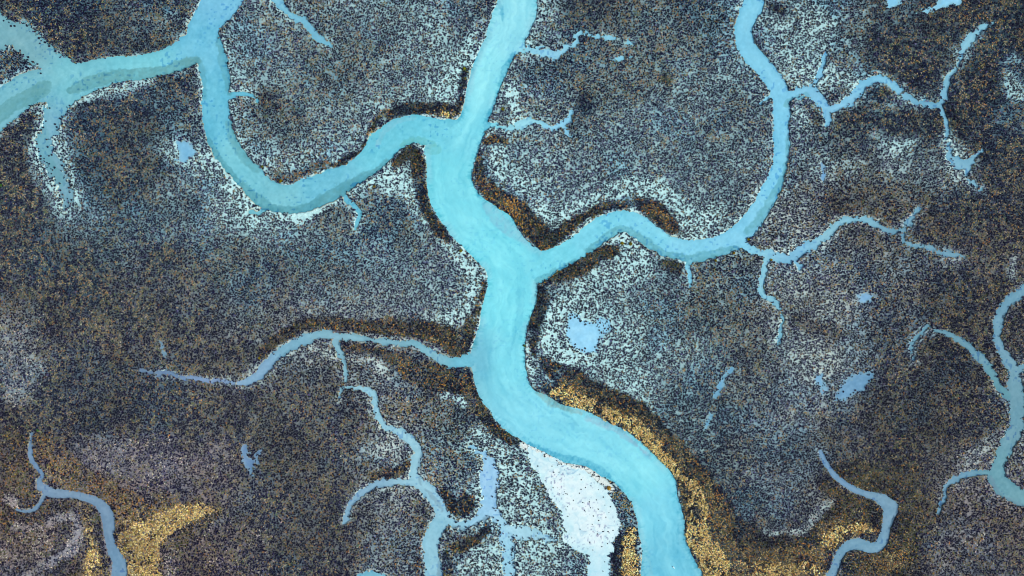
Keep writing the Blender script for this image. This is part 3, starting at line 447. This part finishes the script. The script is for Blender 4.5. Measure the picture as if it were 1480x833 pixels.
spot = sstep(0.46, 0.62, gfbm(3.4, 720, 1)) * sstep(0.0, 0.5, gfbm(30, 730, 2) + 0.15) * np.where(is_main, 0.25, 0.8)
wc = wc - spot[..., None] * np.array([38, 36, 14])
wc = np.clip(wc, 30, 250)

# ------------------------------------------------------------------ light level of the scene: turn wanted sunlit colours into base colours
E_LIT = np.array([1.03, 1.05, 1.10])
def albedo(rgb, cap=0.92):
    return np.clip(lin(rgb) / E_LIT, 0.004, cap)

# ------------------------------------------------------------------ marsh ground
l01 = Lf / 10
pale = np.array([196, 240, 241.0]); dull = np.array([114, 146, 156.0])
dist = np.sqrt(((X - 760) / 900) ** 2 + ((Y - 380) / 560) ** 2)  # distance from the centre, for vignette dimming put into the mud colour
warm = sstep(0.2, 1.0, np.clip((300 - X) / 600, 0, 1) + np.clip((Y - 520) / 500, 0, 1) * 0.8)
kk = np.clip(sstep(0.15, 0.75, l01) * 0.85 + 0.2 * l01 - 0.22 * sstep(0.5, 1.0, dist), 0, 1)[..., None]
gc = (dull - np.array([48, 60, 62]) * sstep(4.8, 2.0, Lf)[..., None]) * (1 - kk) + pale * kk
gc = gc + (warm * (1 - kk[..., 0]))[..., None] * np.array([14, -6, -12])
sw = (sstep(420, 250, X + 40 * wob1) * sstep(600, 660, Y + 30 * wob2))[..., None]
sw = np.maximum(sw, (sstep(1300, 1400, X) * sstep(620, 720, Y) * 0.6)[..., None])
bg_ = np.maximum(sstep(1000, 1180, X + 60 * wob1) * sstep(150, 330, Y + 60 * wob2), sstep(340, 500, Y + 60 * wob1) * sstep(720, 560, X + 40 * wob2))[..., None] * 0.6
gc = gc * (1 - bg_) + bg_ * ((np.array([142, 140, 140.0]) - 30 * sstep(4.2, 1.6, Lf)[..., None]) * (1 - kk) + np.array([198, 206, 200.0]) * kk)
gc = gc * (1 - sw) + sw * (np.array([138, 126, 124.0]) * (1 - kk) + np.array([184, 176, 174.0]) * kk)
gc = gc + (16 * cloud + 18 * f5b + 16 * fine)[..., None] * np.array([1, .8, .6])
spread = sstep(0.2, 0.6, gfbm(60, 760, 3) + 0.25)
gc = gc + ((kk[..., 0] < 0.7) * spread * 10)[..., None] * np.array([-1.0, 0.1, 1.0])
rimc = sstep(3.0, 0.3, np.minimum(creek, 10))                 # a thin tan or pale crust along the creek banks
rn = sstep(-0.1, 0.4, gfbm(22, 780, 2))
gc = gc * (1 - 0.7 * (rimc * rn)[..., None]) + np.array([176, 184, 160]) * (0.7 * rimc * rn)[..., None]
crack_zone = path_field(smooth([(757, 644, 10), (775, 652, 13), (800, 663, 14), (830, 677, 13), (850, 682, 12), (872, 697, 10), (884, 708, 8)]), pad=12)
cz = sstep(2, -2, crack_zone + f5)
gc = gc * (1 - cz[..., None]) + np.array([226, 240, 236]) * cz[..., None]
rid = np.abs(gfbm(5.2, 800, 1))
gc = gc * (1 - (0.8 * cz * sstep(0.13, 0.03, rid))[..., None])

pc = np.zeros((H, W, 3)); 
for k, (nm, lab, out, c, r) in enumerate(PANS):
    m = pan_owner == k
    if c is not None: pc[m] = c
flat = np.array([228, 250, 252.0]) + sstep(-22, 0, PSD[0])[..., None] * np.array([-14, -4, -2]) + (10 * cloud)[..., None] * np.array([1, .5, .2])
flat = flat - sstep(0.25, 0.6, gfbm(11, 820, 3))[..., None] * np.array([9, 8, 3]) - sstep(760, 840, Y)[..., None] * np.array([22, 10, 4])
flat = flat - (sstep(0.42, 0.66, gfbm(2.4, 840, 1)) * sstep(0.1, 0.6, cloud + 0.3))[..., None] * np.array([60, 70, 50])
drain = np.abs(gfbm(26, 870, 3)); flat = flat - (sstep(0.05, 0.012, drain) * sstep(0.0, 0.4, gfbm(30, 880, 2) + 0.2))[..., None] * np.array([30, 20, 12])
flat = flat - sstep(0.1, 0.5, gfbm(7, 890, 3))[..., None] * np.array([14, 7, 4])
pc = np.where((pan_owner == 0)[..., None], flat, pc + (10 * cloud + 9 * f5b)[..., None])
prim = (sstep(-4.5, -0.5, pan + 1.6 * f5) * (pan_owner > 0) * 0.5)[..., None]      # shallow silty rim of each pan
pc = pc * (1 - prim) + (pc * 0.45 + np.array([84, 102, 100.0])) * prim
pc = pc + (12 * gfbm(9, 895, 3))[..., None] * np.array([1, .7, .4])
pc = np.clip(pc, 20, 253)

depth = sstep(1.0, -2.6, creek)
Z = 0.05 * wob1 + 0.05 * f18 + 0.03 * f5 - 1.0 * depth
Z = np.minimum(Z, np.where(pan < 2, 0.03 - 0.22 * sstep(1.5, -1.5, pan), 9))
bx = np.minimum(np.minimum(X + M, W - 1 - M - X), np.minimum(Y + M, H - 1 - M - Y))
Z = Z * sstep(0, 14, bx)

# ------------------------------------------------------------------ mesh building
def make_mesh(name, verts, loops, totals, face_col=None, point_col=None, mat=None, smooth_shade=False):
    me = bpy.data.meshes.new(name)
    loops = np.asarray(loops).ravel(); nv, nl, nf = len(verts), len(loops), len(totals)
    me.vertices.add(nv); me.loops.add(nl); me.polygons.add(nf)
    me.vertices.foreach_set('co', np.ascontiguousarray(verts, dtype=np.float32).ravel())
    me.loops.foreach_set('vertex_index', np.ascontiguousarray(loops, dtype=np.int32).ravel())
    starts = np.concatenate([[0], np.cumsum(totals)[:-1]]).astype(np.int32)
    me.polygons.foreach_set('loop_start', starts)
    me.update(calc_edges=True)
    for dom, c in (('FACE', face_col), ('POINT', point_col)):
        if c is not None:
            at = me.color_attributes.new('tint', 'FLOAT_COLOR', 'POINT') if dom == 'POINT' else me.attributes.new('tint', 'FLOAT_COLOR', 'FACE')
            rgba = np.ones((len(c), 4), np.float32); rgba[:, :3] = c
            at.data.foreach_set('color', rgba.ravel())
    if smooth_shade: me.polygons.foreach_set('use_smooth', np.ones(nf, bool))
    if mat: me.materials.append(mat)
    return me

def link(name, me, label, cat, kind=None, group=None, loc=(0, 0, 0)):
    o = bpy.data.objects.new(name, me); COL.objects.link(o); o.location = loc
    o['label'] = label; o['category'] = cat
    if kind: o['kind'] = kind
    if group: o['group'] = group
    return o

def wx(px): return (px - CX) * PX
def wy(py): return (CY - py) * PX

# ------------------------------------------------------------------ materials
def material(name, rough, spec, noise_scale, noise_amt, bump=0.0, bump_scale=3.0, detail=4.0, transl=0.0):
    m = bpy.data.materials.new(name); m.use_nodes = True
    nt = m.node_tree; b = nt.nodes['Principled BSDF']
    at = nt.nodes.new('ShaderNodeAttribute'); at.attribute_name = 'tint'
    geo = nt.nodes.new('ShaderNodeNewGeometry')
    nz = nt.nodes.new('ShaderNodeTexNoise'); nz.inputs['Scale'].default_value = noise_scale; nz.inputs['Detail'].default_value = detail
    nt.links.new(geo.outputs['Position'], nz.inputs['Vector'])
    mr = nt.nodes.new('ShaderNodeMapRange'); mr.inputs['From Min'].default_value = 0.25; mr.inputs['From Max'].default_value = 0.75
    mr.inputs['To Min'].default_value = 1 - noise_amt; mr.inputs['To Max'].default_value = 1 + noise_amt
    nt.links.new(nz.outputs['Fac'], mr.inputs['Value'])
    vm = nt.nodes.new('ShaderNodeVectorMath'); vm.operation = 'SCALE'
    nt.links.new(at.outputs['Color'], vm.inputs[0]); nt.links.new(mr.outputs['Result'], vm.inputs['Scale'])
    nt.links.new(vm.outputs['Vector'], b.inputs['Base Color'])
    b.inputs['Roughness'].default_value = rough; b.inputs['Specular IOR Level'].default_value = spec
    if bump:
        n2 = nt.nodes.new('ShaderNodeTexNoise'); n2.inputs['Scale'].default_value = bump_scale; n2.inputs['Detail'].default_value = 3
        nt.links.new(geo.outputs['Position'], n2.inputs['Vector'])
        bp = nt.nodes.new('ShaderNodeBump'); bp.inputs['Strength'].default_value = 1.0; bp.inputs['Distance'].default_value = bump
        nt.links.new(n2.outputs['Fac'], bp.inputs['Height']); nt.links.new(bp.outputs['Normal'], b.inputs['Normal'])
    return m
M_GROUND = material('marsh_mud', 0.85, 0.2, 2.2, 0.18, 0.05, 4.0)
M_WATER = material('silty_water', 0.12, 0.25, 0.5, 0.04, 0.004, 1.2)
M_PAN = material('wet_salt_mud', 0.75, 0.12, 1.4, 0.04, 0.01, 3.0)
M_LEAF = material('marsh_leaves', 0.75, 0.15, 1.5, 0.2)
M_WOOD = material('bleached_wood', 0.8, 0.2, 6.0, 0.15, 0.01, 9.0)

# ------------------------------------------------------------------ where the plants stand
STEP = 2.0
nxp = int((W - 1) / STEP); nyp = int((H - 1) / STEP)
PXg, PYg = np.meshgrid(np.arange(nxp) * STEP, np.arange(nyp) * STEP)
PXg = (PXg + (np.arange(nyp)[:, None] % 2) * STEP / 2 + rng.uniform(-1.1, 1.1, PXg.shape)).ravel()
PYg = (PYg + rng.uniform(-1.1, 1.1, (nyp, nxp))).ravel()
ii = np.clip(np.rint(PXg).astype(int), 0, W - 1); jj = np.clip(np.rint(PYg).astype(int), 0, H - 1)
ca, sa = math.cos(0.9), math.sin(0.9)
lean = sstep(1080, 1250, PXg - M + 40 * vnoise(PXg / 60, PYg / 60, 905))      # in the east the tufts lie combed one way
grain = (1 - lean) * vnoise(PXg / 2.9, PYg / 2.9, 900) + lean * vnoise((PXg * ca - PYg * sa) / 4.4, (PXg * sa + PYg * ca) / 2.3, 906)
clump = 0.85 * grain + 0.14 * vnoise(PXg / 8, PYg / 8, 910) + 0.46 * rng.random(len(PXg))
rank = np.empty(len(clump)); rank[np.argsort(clump)] = np.linspace(0, 1, len(clump))
Lp = Lf[jj, ii]; cover = np.interp(Lp, [0, 2, 3, 5, 7, 8.5, 9.5, 10], [1.0, 0.96, 0.90, 0.80, 0.66, 0.52, 0.15, 0.0])
crk = creek[jj, ii]; pn = pan[jj, ii]
rough_p = np.array([c[3] for c in CREEKS])[owner[jj, ii]]
ok = (rank < cover) & (crk > 0.6 - (1.6 * rough_p) * rng.random(len(rank)) ** 2) & ((pn > 0.6 * rng.random(len(rank))) | ((pn > -3.2) & (pan_owner[jj, ii] > 0) & (rng.random(len(rank)) < 0.22)) | ((pan_owner[jj, ii] == 1) & (pn < 1) & (PXg - M + 0.8 * (PYg - M) * -1 > 468 + 50 * rng.random(len(rank)) ** 0.7)))
# stray plants have crept a little way onto the ragged mud inlets
stray = np.isin(owner[jj, ii], [2, 3, 13]) & (crk > -5) & (crk <= 1.0) & (rng.random(len(rank)) < np.where((owner[jj, ii] == 13) & (PXg - M > 716), 0.2, 0.03))
ok |= stray
ok &= ~((crack_zone[jj, ii] < 1) & (rng.random(len(rank)) < 0.85))
px, py, ii, jj = PXg[ok], PYg[ok], ii[ok], jj[ok]
n = len(px)
pO = Of[jj, ii] / 10 * np.interp(Lf[jj, ii], [0, 2, 4, 6, 9], [0.6, 0.76, 0.60, 0.42, 0.32]); pG = Gf[jj, ii]; pV = Vf[jj, ii]; pR = Rf[jj, ii]; pC = Cf[jj, ii]
rest = np.clip(1 - pG - pV - pR - pC, 0, 1)
pO = pO * rest
u = np.clip(0.5 * rng.random(n) + 0.5 * (0.5 + vnoise(px / 4.6, py / 4.6, 930) * 1.0 + vnoise(px / 9, py / 9, 935) * 0.7), 0, 1)
# rank it again so that the shares come out as wanted
r2 = np.empty(n); r2[np.argsort(u)] = np.linspace(0, 1, n)
sp = np.zeros(n, np.int8)                                    # 0 dark shrub, 1 ochre, 2 gold, 3 olive, 4 rust, 5 cream
acc = pO; sp[r2 < pO] = 1
for k, p in ((2, pG), (3, pV), (4, pR), (5, pC)):
    sp[(r2 >= acc) & (r2 < acc + p)] = k; acc = acc + p
PAL = {0: [(6, 10, 34), (10, 20, 48), (20, 20, 44), (40, 42, 64), (84, 84, 100), (102, 102, 114), (60, 64, 84)],
       1: [(136, 126, 84), (154, 138, 94), (108, 104, 70), (94, 108, 76), (160, 148, 114), (128, 110, 76), (160, 122, 68)],
       2: [(204, 184, 122), (188, 162, 100), (220, 206, 152), (164, 138, 80), (196, 168, 112), (128, 110, 66)],
       3: [(96, 104, 50), (64, 74, 38), (122, 112, 54), (40, 52, 44), (92, 84, 44)],
       4: [(182, 134, 62), (160, 114, 54), (166, 138, 78), (124, 90, 46)],
       5: [(178, 172, 164), (160, 154, 146), (196, 188, 172), (140, 134, 136)]}
PW = {0: [.23, .21, .17, .12, .11, .08, .08], 2: [.24, .22, .20, .14, .16, .04], 1: [.18, .16, .16, .15, .13, .15, .07]}
pcol = np.zeros((n, 3))
for k, pal in PAL.items():
    m = sp == k
    idx = rng.choice(len(pal), m.sum(), p=PW.get(k))
    if k == 0:                                               # where the cover is dense hardly any grey shrub shows
        thick = (Lf[jj, ii][m] < 4.2) & (idx > 3) & (rng.random(m.sum()) < 0.7)
        idx[thick] = rng.choice(3, thick.sum())
        rim_ = (Lf[jj, ii][m] > 6.6) & (idx > 2) & (rng.random(m.sum()) < 0.5)
        idx[rim_] = rng.choice(3, rim_.sum())
    pcol[m] = np.array(pal, float)[idx] + rng.normal(0, 5, (m.sum(), 3))
# plants near the rim of the mapped area and in the lower left are a shade duller; those in the middle cleaner
vary = (1 + 0.22 * fbm(px / 50, py / 50, 950, 3))[:, None]
tone = np.interp(Lf[jj, ii], [0, 1, 3, 5, 8], [0.72, 0.82, 1.04, 1.08, 1.06])
tone = np.where(sp == 2, np.where(pG > 0.5, 1.10 - 0.10 * sstep(400, 200, px - M), 0.86), np.where(sp == 4, 0.98, np.where(sp == 1, tone * 0.6 + 0.42, np.where(sp == 3, tone * 0.6 + 0.34, tone))))
cool = np.where((sp == 0)[:, None], np.array([0.95, 1.0, 1.10]), np.where((sp == 1)[:, None], np.array([0.96, 0.98, 1.08]), 1.0))
pcol = np.clip(pcol * cool * vary * tone[:, None], 5, 248)
prad = np.where(sp == 0, rng.uniform(1.0, 1.65, n), rng.uniform(1.0, 1.5, n)) * PX * (0.95 + 0.3 * np.clip(0.5 - Lf[jj, ii] / 16, -.2, .4))
prad = np.where((sp == 2) & (pG > 0.5), prad * 1.25, prad)
phei = prad * rng.uniform(0.7, 1.5, n)

# shade under the plants put into the mud colour, straw-toned in golden stands
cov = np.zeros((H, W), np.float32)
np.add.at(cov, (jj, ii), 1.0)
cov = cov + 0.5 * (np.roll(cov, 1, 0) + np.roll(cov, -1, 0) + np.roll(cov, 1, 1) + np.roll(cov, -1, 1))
undershade = np.clip(cov * 0.7, 0, 1)[..., None]
undershade_c = np.array([34, 32, 42]) + Gf[..., None] * np.array([112, 92, 34])
gc = gc * (1 - 0.62 * undershade) + undershade_c * 0.62 * undershade
mudwall = sstep(1.2, -0.4, creek)[..., None]
gc = gc * (1 - 0.35 * mudwall) + np.array([96, 104, 104]) * 0.35 * mudwall
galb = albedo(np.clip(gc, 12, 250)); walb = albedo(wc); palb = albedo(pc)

# ------------------------------------------------------------------ ground sheet (one mesh, out to the horizon)
verts = np.stack([wx(X), wy(Y), Z], -1).reshape(-1, 3)
idx = np.arange(H * W).reshape(H, W)
quads = np.stack([idx[1:, :-1], idx[1:, 1:], idx[:-1, 1:], idx[:-1, :-1]], -1).reshape(-1, 4)
x0, x1, y0, y1 = wx(-M), wx(W - 1 - M), wy(H - 1 - M), wy(-M)
R_ = 4000.0
outer = np.array([(x0, y0, 0), (x1, y0, 0), (x1, y1, 0), (x0, y1, 0), (-R_, -R_, 0), (R_, -R_, 0), (R_, R_, 0), (-R_, R_, 0)])
b0 = len(verts)
ring = np.array([[4, 5, 1, 0], [5, 6, 2, 1], [6, 7, 3, 2], [7, 4, 0, 3]]) + b0
verts = np.vstack([verts, outer]); quads = np.vstack([quads, ring])
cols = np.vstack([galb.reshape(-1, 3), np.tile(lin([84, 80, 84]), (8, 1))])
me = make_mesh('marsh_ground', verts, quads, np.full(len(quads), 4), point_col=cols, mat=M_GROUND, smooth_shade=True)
link('marsh_ground', me, 'flat grey mud of the salt marsh under all the plants', 'marsh ground', 'structure')

# ------------------------------------------------------------------ water of each creek, each pan
def sheet(name, mask_v, own, z, alb, mat, label, cat):
    mq = (mask_v[1:, :-1] | mask_v[1:, 1:] | mask_v[:-1, 1:] | mask_v[:-1, :-1]) & own[:-1, :-1]
    q = np.stack([idx[1:, :-1], idx[1:, 1:], idx[:-1, 1:], idx[:-1, :-1]], -1)[mq]
    if len(q) == 0: return
    uq, inv = np.unique(q, return_inverse=True)
    v = np.stack([wx(X).ravel()[uq], wy(Y).ravel()[uq], np.full(len(uq), z)], -1)
    mm = make_mesh(name, v, inv.reshape(-1, 4), np.full(len(q), 4), point_col=alb.reshape(-1, 3)[uq], mat=mat, smooth_shade=True)
    return link(name, mm, label, cat, 'structure')
inner = bx > 6
for k, (nm, lab, paths, r) in enumerate(CREEKS):
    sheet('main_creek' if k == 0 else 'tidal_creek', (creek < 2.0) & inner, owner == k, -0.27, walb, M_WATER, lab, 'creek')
for k, (nm, lab, out, c, r) in enumerate(PANS):
    sheet(nm, (pan < 2.0) & (creek > -1.0), pan_owner == k, -0.06, palb, M_PAN, lab, 'salt flat' if nm == 'salt_flat' else 'salt pan')

# ------------------------------------------------------------------ plants: every plant is a tuft of small leaf faces
def tufts(cx, cy, cz, rad, hei, col, nl, seed, up=0.75, slim=0.55, spread=0.72):
    g = np.random.default_rng(seed); n = len(cx); N = n * nl
    rep = lambda a: np.repeat(a, nl)
    ang = g.uniform(0, 2 * np.pi, N); rr = np.sqrt(g.random(N)) * spread
    R = rep(rad); Hh = rep(hei)
    x = rep(cx) + np.cos(ang) * rr * R; y = rep(cy) + np.sin(ang) * rr * R
    z = rep(cz) + Hh * (0.25 + 0.75 * np.sqrt(np.clip(1 - rr * rr, 0, 1)) * g.uniform(0.45, 1.0, N))
    nrm = g.normal(0, 1, (N, 3)) * (1 - up); nrm[:, 0] += np.cos(ang) * rr * 0.55; nrm[:, 1] += np.sin(ang) * rr * 0.55; nrm[:, 2] += 0.75
    nrm /= np.linalg.norm(nrm, axis=1, keepdims=True)
    t = g.normal(0, 1, (N, 3)); t -= (t * nrm).sum(1, keepdims=True) * nrm; t /= np.linalg.norm(t, axis=1, keepdims=True)
    b = np.cross(nrm, t)
    a = (R * g.uniform(0.45, 0.75, N))[:, None]; w = a * slim
    c = np.stack([x, y, z], -1)
    v = np.stack([c - t * a, c + b * w + t * a * 0.15, c + t * a, c - b * w + t * a * 0.15], 1).reshape(-1, 3)
    q = np.arange(N * 4).reshape(N, 4)
    shade = np.clip(1 + g.normal(0, 0.20, N), 0.45, 1.6)[:, None]
    fc = np.repeat(col, nl, axis=0) * shade
    return v, q, fc
zz = np.maximum(Z[jj, ii], -0.26)
X3, Y3 = wx(px - M), wy(py - M)
LEAF_ALB = albedo(pcol, 0.8) * 1.2                       # leaves tilt away from the light, so a lit tuft reads darker than its leaf
def stand(name, mask, label, cat, nl, seed, **kw):
    if mask.sum() == 0: return
    v, q, fc = tufts(X3[mask], Y3[mask], zz[mask], prad[mask], phei[mask], LEAF_ALB[mask], nl, seed, **kw)
    mm = make_mesh(name, v, q, np.full(len(q), 4), face_col=fc, mat=M_LEAF)
    link(name, mm, label, cat, 'stuff')
stand('saltmarsh_shrubs', sp == 0, 'dark purple-grey low shrubs mottling the whole marsh', 'shrubs', 5, 1)
stand('marsh_grass', sp == 1, 'ochre brown marsh grass tufts mixed between the dark shrubs', 'marsh grass', 5, 2)
reg = region[jj, ii]
for k, (lab, *_r) in enumerate(GOLD):
    stand('golden_cordgrass', (sp == 2) & (reg == k + 1), lab, 'cordgrass', 6, 30 + k, slim=0.45)
stand('straw_grass', (sp == 2) & (reg == 0), 'scattered straw yellow grass flecks in the dark fringes along the banks', 'marsh grass', 5, 3, slim=0.45)
stand('olive_shrubs', sp == 3, 'olive green low shrubs in the dark fringes along the creek banks', 'shrubs', 5, 4)
stand('rusty_shrubs', sp == 4, 'rusty orange low shrubs along the creek banks', 'shrubs', 5, 5)
stand('dead_grass', sp == 5, 'pale dead grass tufts in the lower corners of the marsh', 'dead grass', 5, 6)

# ------------------------------------------------------------------ single bushes one can tell apart
def bush_mesh(name, rad, hei, rgb, nl, seed):
    v, q, fc = tufts(np.zeros(1), np.zeros(1), np.zeros(1), np.array([rad]), np.array([hei]), albedo(np.array([rgb], float)) * 1.35, nl, seed, spread=0.8)
    return make_mesh(name, v, q, np.full(len(q), 4), face_col=fc, mat=M_LEAF)
def zat(x, y): return float(Z[int(round(y + M)), int(round(x + M))])
BUSHES = [
 (671, 99, 2.2, (110, 122, 20), 'single yellow-green bush on the west bank near the top of the main creek'),
 (727, 158, 2.4, (104, 108, 26), 'single yellow-green bush just above the mouth of the forked side creek'),
 (899, 352, 2.4, (108, 102, 24), 'olive bush on the pale bank below the eastern creek, left of two'),
 (911, 353, 2.6, (96, 92, 28), 'olive bush on the pale bank below the eastern creek, right of two'),
 (1082, 346, 2.2, (110, 96, 24), 'olive bush at the fork of the eastern creek and its branch'),
 (1061, 366, 2.0, (116, 96, 24), 'small olive bush on the south bank opposite the fork of the eastern creek'),
 (1034, 377, 2.0, (104, 98, 28), 'small olive bush on the south bank beside the little stub of the eastern creek'),
 (1, 268, 2.4, (52, 92, 30), 'single green bush at the left edge of the marsh'),
 (541, 270, 2.0, (110, 100, 26), 'single olive bush on the pale mud below the western creek'),
 (406, 262, 2.4, (116, 104, 22), 'single olive bush on the north bank at the lowest bend of the western creek'),
 (379, 241, 1.9, (92, 100, 30), 'small green bush inside the bend of the western creek'),
 (666, 363, 2.2, (98, 100, 30), 'single olive bush on the west bank of the main creek above the eastern junction'),
 (55, 622, 2.0, (64, 110, 34), 'small green bush above the tip of the lower left creek'),
 (375, 518, 2.0, (120, 110, 30), 'small yellow-green bush on the bank of the southwestern creek bend'),
 (758, 500, 1.9, (70, 92, 40), 'small green bush at the waterline of the main creek left of the round pan'),
 (880, 706, 3.0, (150, 118, 48), 'single ochre bush at the rim between the white flat and the main creek'),
 (1115, 376, 1.8, (120, 110, 40), 'small olive bush at the top of the thin creek stub in the east'),
]
for k, (x, y, r, rgb, lab) in enumerate(BUSHES):
    me = bush_mesh('bush', r * PX, r * PX * 0.9, rgb, 40, 100 + k)
    link('marsh_bush', me, lab, 'bush', group='single bushes on the creek banks', loc=(wx(x), wy(y), max(zat(x, y), -0.2)))
# lone shrubs standing clear on bare mud
def lone(cands, label, group, rmin, rmax, variants):
    meshes = [bush_mesh('shrub', 1.0, 0.8, [(26, 25, 44), (40, 34, 48), (58, 50, 56)][v % 3], 16, 200 + v) for v in range(variants)]
    src = bpy.data.objects.new('lone_shrub', meshes[0])
    for k, (x, y) in enumerate(cands):
        o = src if k == 0 else src.copy()
        o.data = meshes[k % variants]; COL.objects.link(o)
        o.location = (wx(x), wy(y), max(zat(x, y), -0.07)); r = rng.uniform(rmin, rmax) * PX
        o.scale = (r, r, r); o.rotation_euler = (0, 0, rng.uniform(0, 6.28))
        o['label'] = label; o['category'] = 'shrub'; o['group'] = group
def pick(field, lo, hi, n_, box, mind, seed):
    g = np.random.default_rng(seed); out = []
    while len(out) < n_:
        for _ in range(4000):
            x = g.uniform(box[0], box[2]); y = g.uniform(box[1], box[3])
            d = field[int(round(y + M)), int(round(x + M))]
            if lo < d < hi and all((x - a) ** 2 + (y - b) ** 2 > mind ** 2 for a, b in out):
                out.append((x, y)); break
        else: break
    return out
lone(pick(PSD[0], -60, -5, 46, (775, 660, 895, 832), 6, 1) + [(816, 711), (818, 714), (814, 715), (818, 736), (846, 740), (845, 738)], 'tiny dark shrub standing alone on the bare white salt flat', 'lone shrubs dotting the white salt flat', 0.55, 1.05, 5)
lone(pick(PSD[1], -5.5, 0.5, 44, (812, 448, 885, 516), 3.4, 2), 'small dark shrub standing clear at the rim of the round blue pan', 'lone shrubs on the rim of the round pan', 1.0, 1.7, 5)
lone(pick(SD[2], -6, -1, 20, (-5, 20, 75, 110), 4, 3), 'small dark shrub on the pale mud of the upper left inlet', 'lone shrubs on the upper left mud inlet', 1.0, 1.8, 5)
lone(pick(SD[3], -7, -0.5, 34, (45, 150, 105, 300), 4, 4), 'small dark shrub on the frayed mud inlet below the upper left creek', 'lone shrubs on the frayed mud inlet', 1.0, 1.7, 5)
lone(pick(PSD[2], -5, 0.5, 18, (1205, 535, 1268, 584), 3.5, 5), 'small dark shrub at the edge of the slate blue oval pan', 'lone shrubs at the oval pan', 1.0, 1.6, 5)
lone(pick(SD[13], -7, -1, 24, (640, 650, 800, 832), 5, 6), 'small dark shrub on the pale cyan mud channel beside the white flat', 'lone shrubs on the pale mud channel', 0.9, 1.5, 5)

# ------------------------------------------------------------------ a bleached piece of driftwood on the water
def driftwood():
    v = []; f = []; segs, rings = 8, 7
    for i in range(rings):
        t = i / (rings - 1); r = (0.17 - 0.08 * t) * (0.7 if i in (0, rings - 1) else 1) * (1 + 0.12 * math.sin(5 * t))
        c = (0.85 * (t - 0.5), 0.10 * math.sin(3 * t), 0.05)
        for k in range(segs):
            a = 2 * math.pi * k / segs
            v.append((c[0], c[1] + r * math.cos(a), c[2] + r * math.sin(a)))
    for i in range(rings - 1):
        for k in range(segs):
            f.append((i * segs + k, i * segs + (k + 1) % segs, (i + 1) * segs + (k + 1) % segs, (i + 1) * segs + k))
    f.append(tuple(range(segs))[::-1]); f.append(tuple(range((rings - 1) * segs, rings * segs)))
    loops = [q for p in f for q in p]
    return make_mesh('driftwood', np.array(v), np.array(loops), np.array([len(p) for p in f]), point_col=np.tile(lin([225, 245, 240]), (len(v), 1)), mat=M_WOOD, smooth_shade=True)
o = link('driftwood', driftwood(), 'small white driftwood floating on the main creek near the bottom edge', 'driftwood', loc=(wx(973.5), wy(821), -0.27))
o.rotation_euler = (0, 0, math.radians(-45))

# ------------------------------------------------------------------ light, sky, camera
SUN_EL, SUN_AZ = math.radians(42), math.radians(112)      # azimuth clockwise from the top of the picture
wd = bpy.data.worlds.new('World'); S.world = wd; wd.use_nodes = True
nt = wd.node_tree; bg = nt.nodes['Background']
sky = nt.nodes.new('ShaderNodeTexSky'); sky.sky_type = 'NISHITA'; sky.sun_disc = False
sky.sun_elevation = SUN_EL; sky.sun_rotation = SUN_AZ
nt.links.new(sky.outputs['Color'], bg.inputs['Color']); bg.inputs['Strength'].default_value = 0.09
sl = bpy.data.lights.new('sun', 'SUN'); sl.energy = 3.7; sl.angle = math.radians(0.5); sl.color = (1.0, 0.98, 0.95)
so = bpy.data.objects.new('sun', sl); COL.objects.link(so)
so.rotation_euler = (math.pi / 2 - SUN_EL, 0, math.pi - SUN_AZ)
cam = bpy.data.cameras.new('camera'); cam.sensor_width = 36; cam.lens = 35; cam.clip_end = 12000
co = bpy.data.objects.new('camera', cam); COL.objects.link(co)
co.location = (0, 0, 1480 * PX * cam.lens / 36.0); co.rotation_euler = (0, 0, 0)
S.camera = co
S.cycles.filter_width = 1.0
S.view_settings.view_transform = 'Standard'; S.view_settings.look = 'None'; S.view_settings.exposure = 0; S.view_settings.gamma = 1
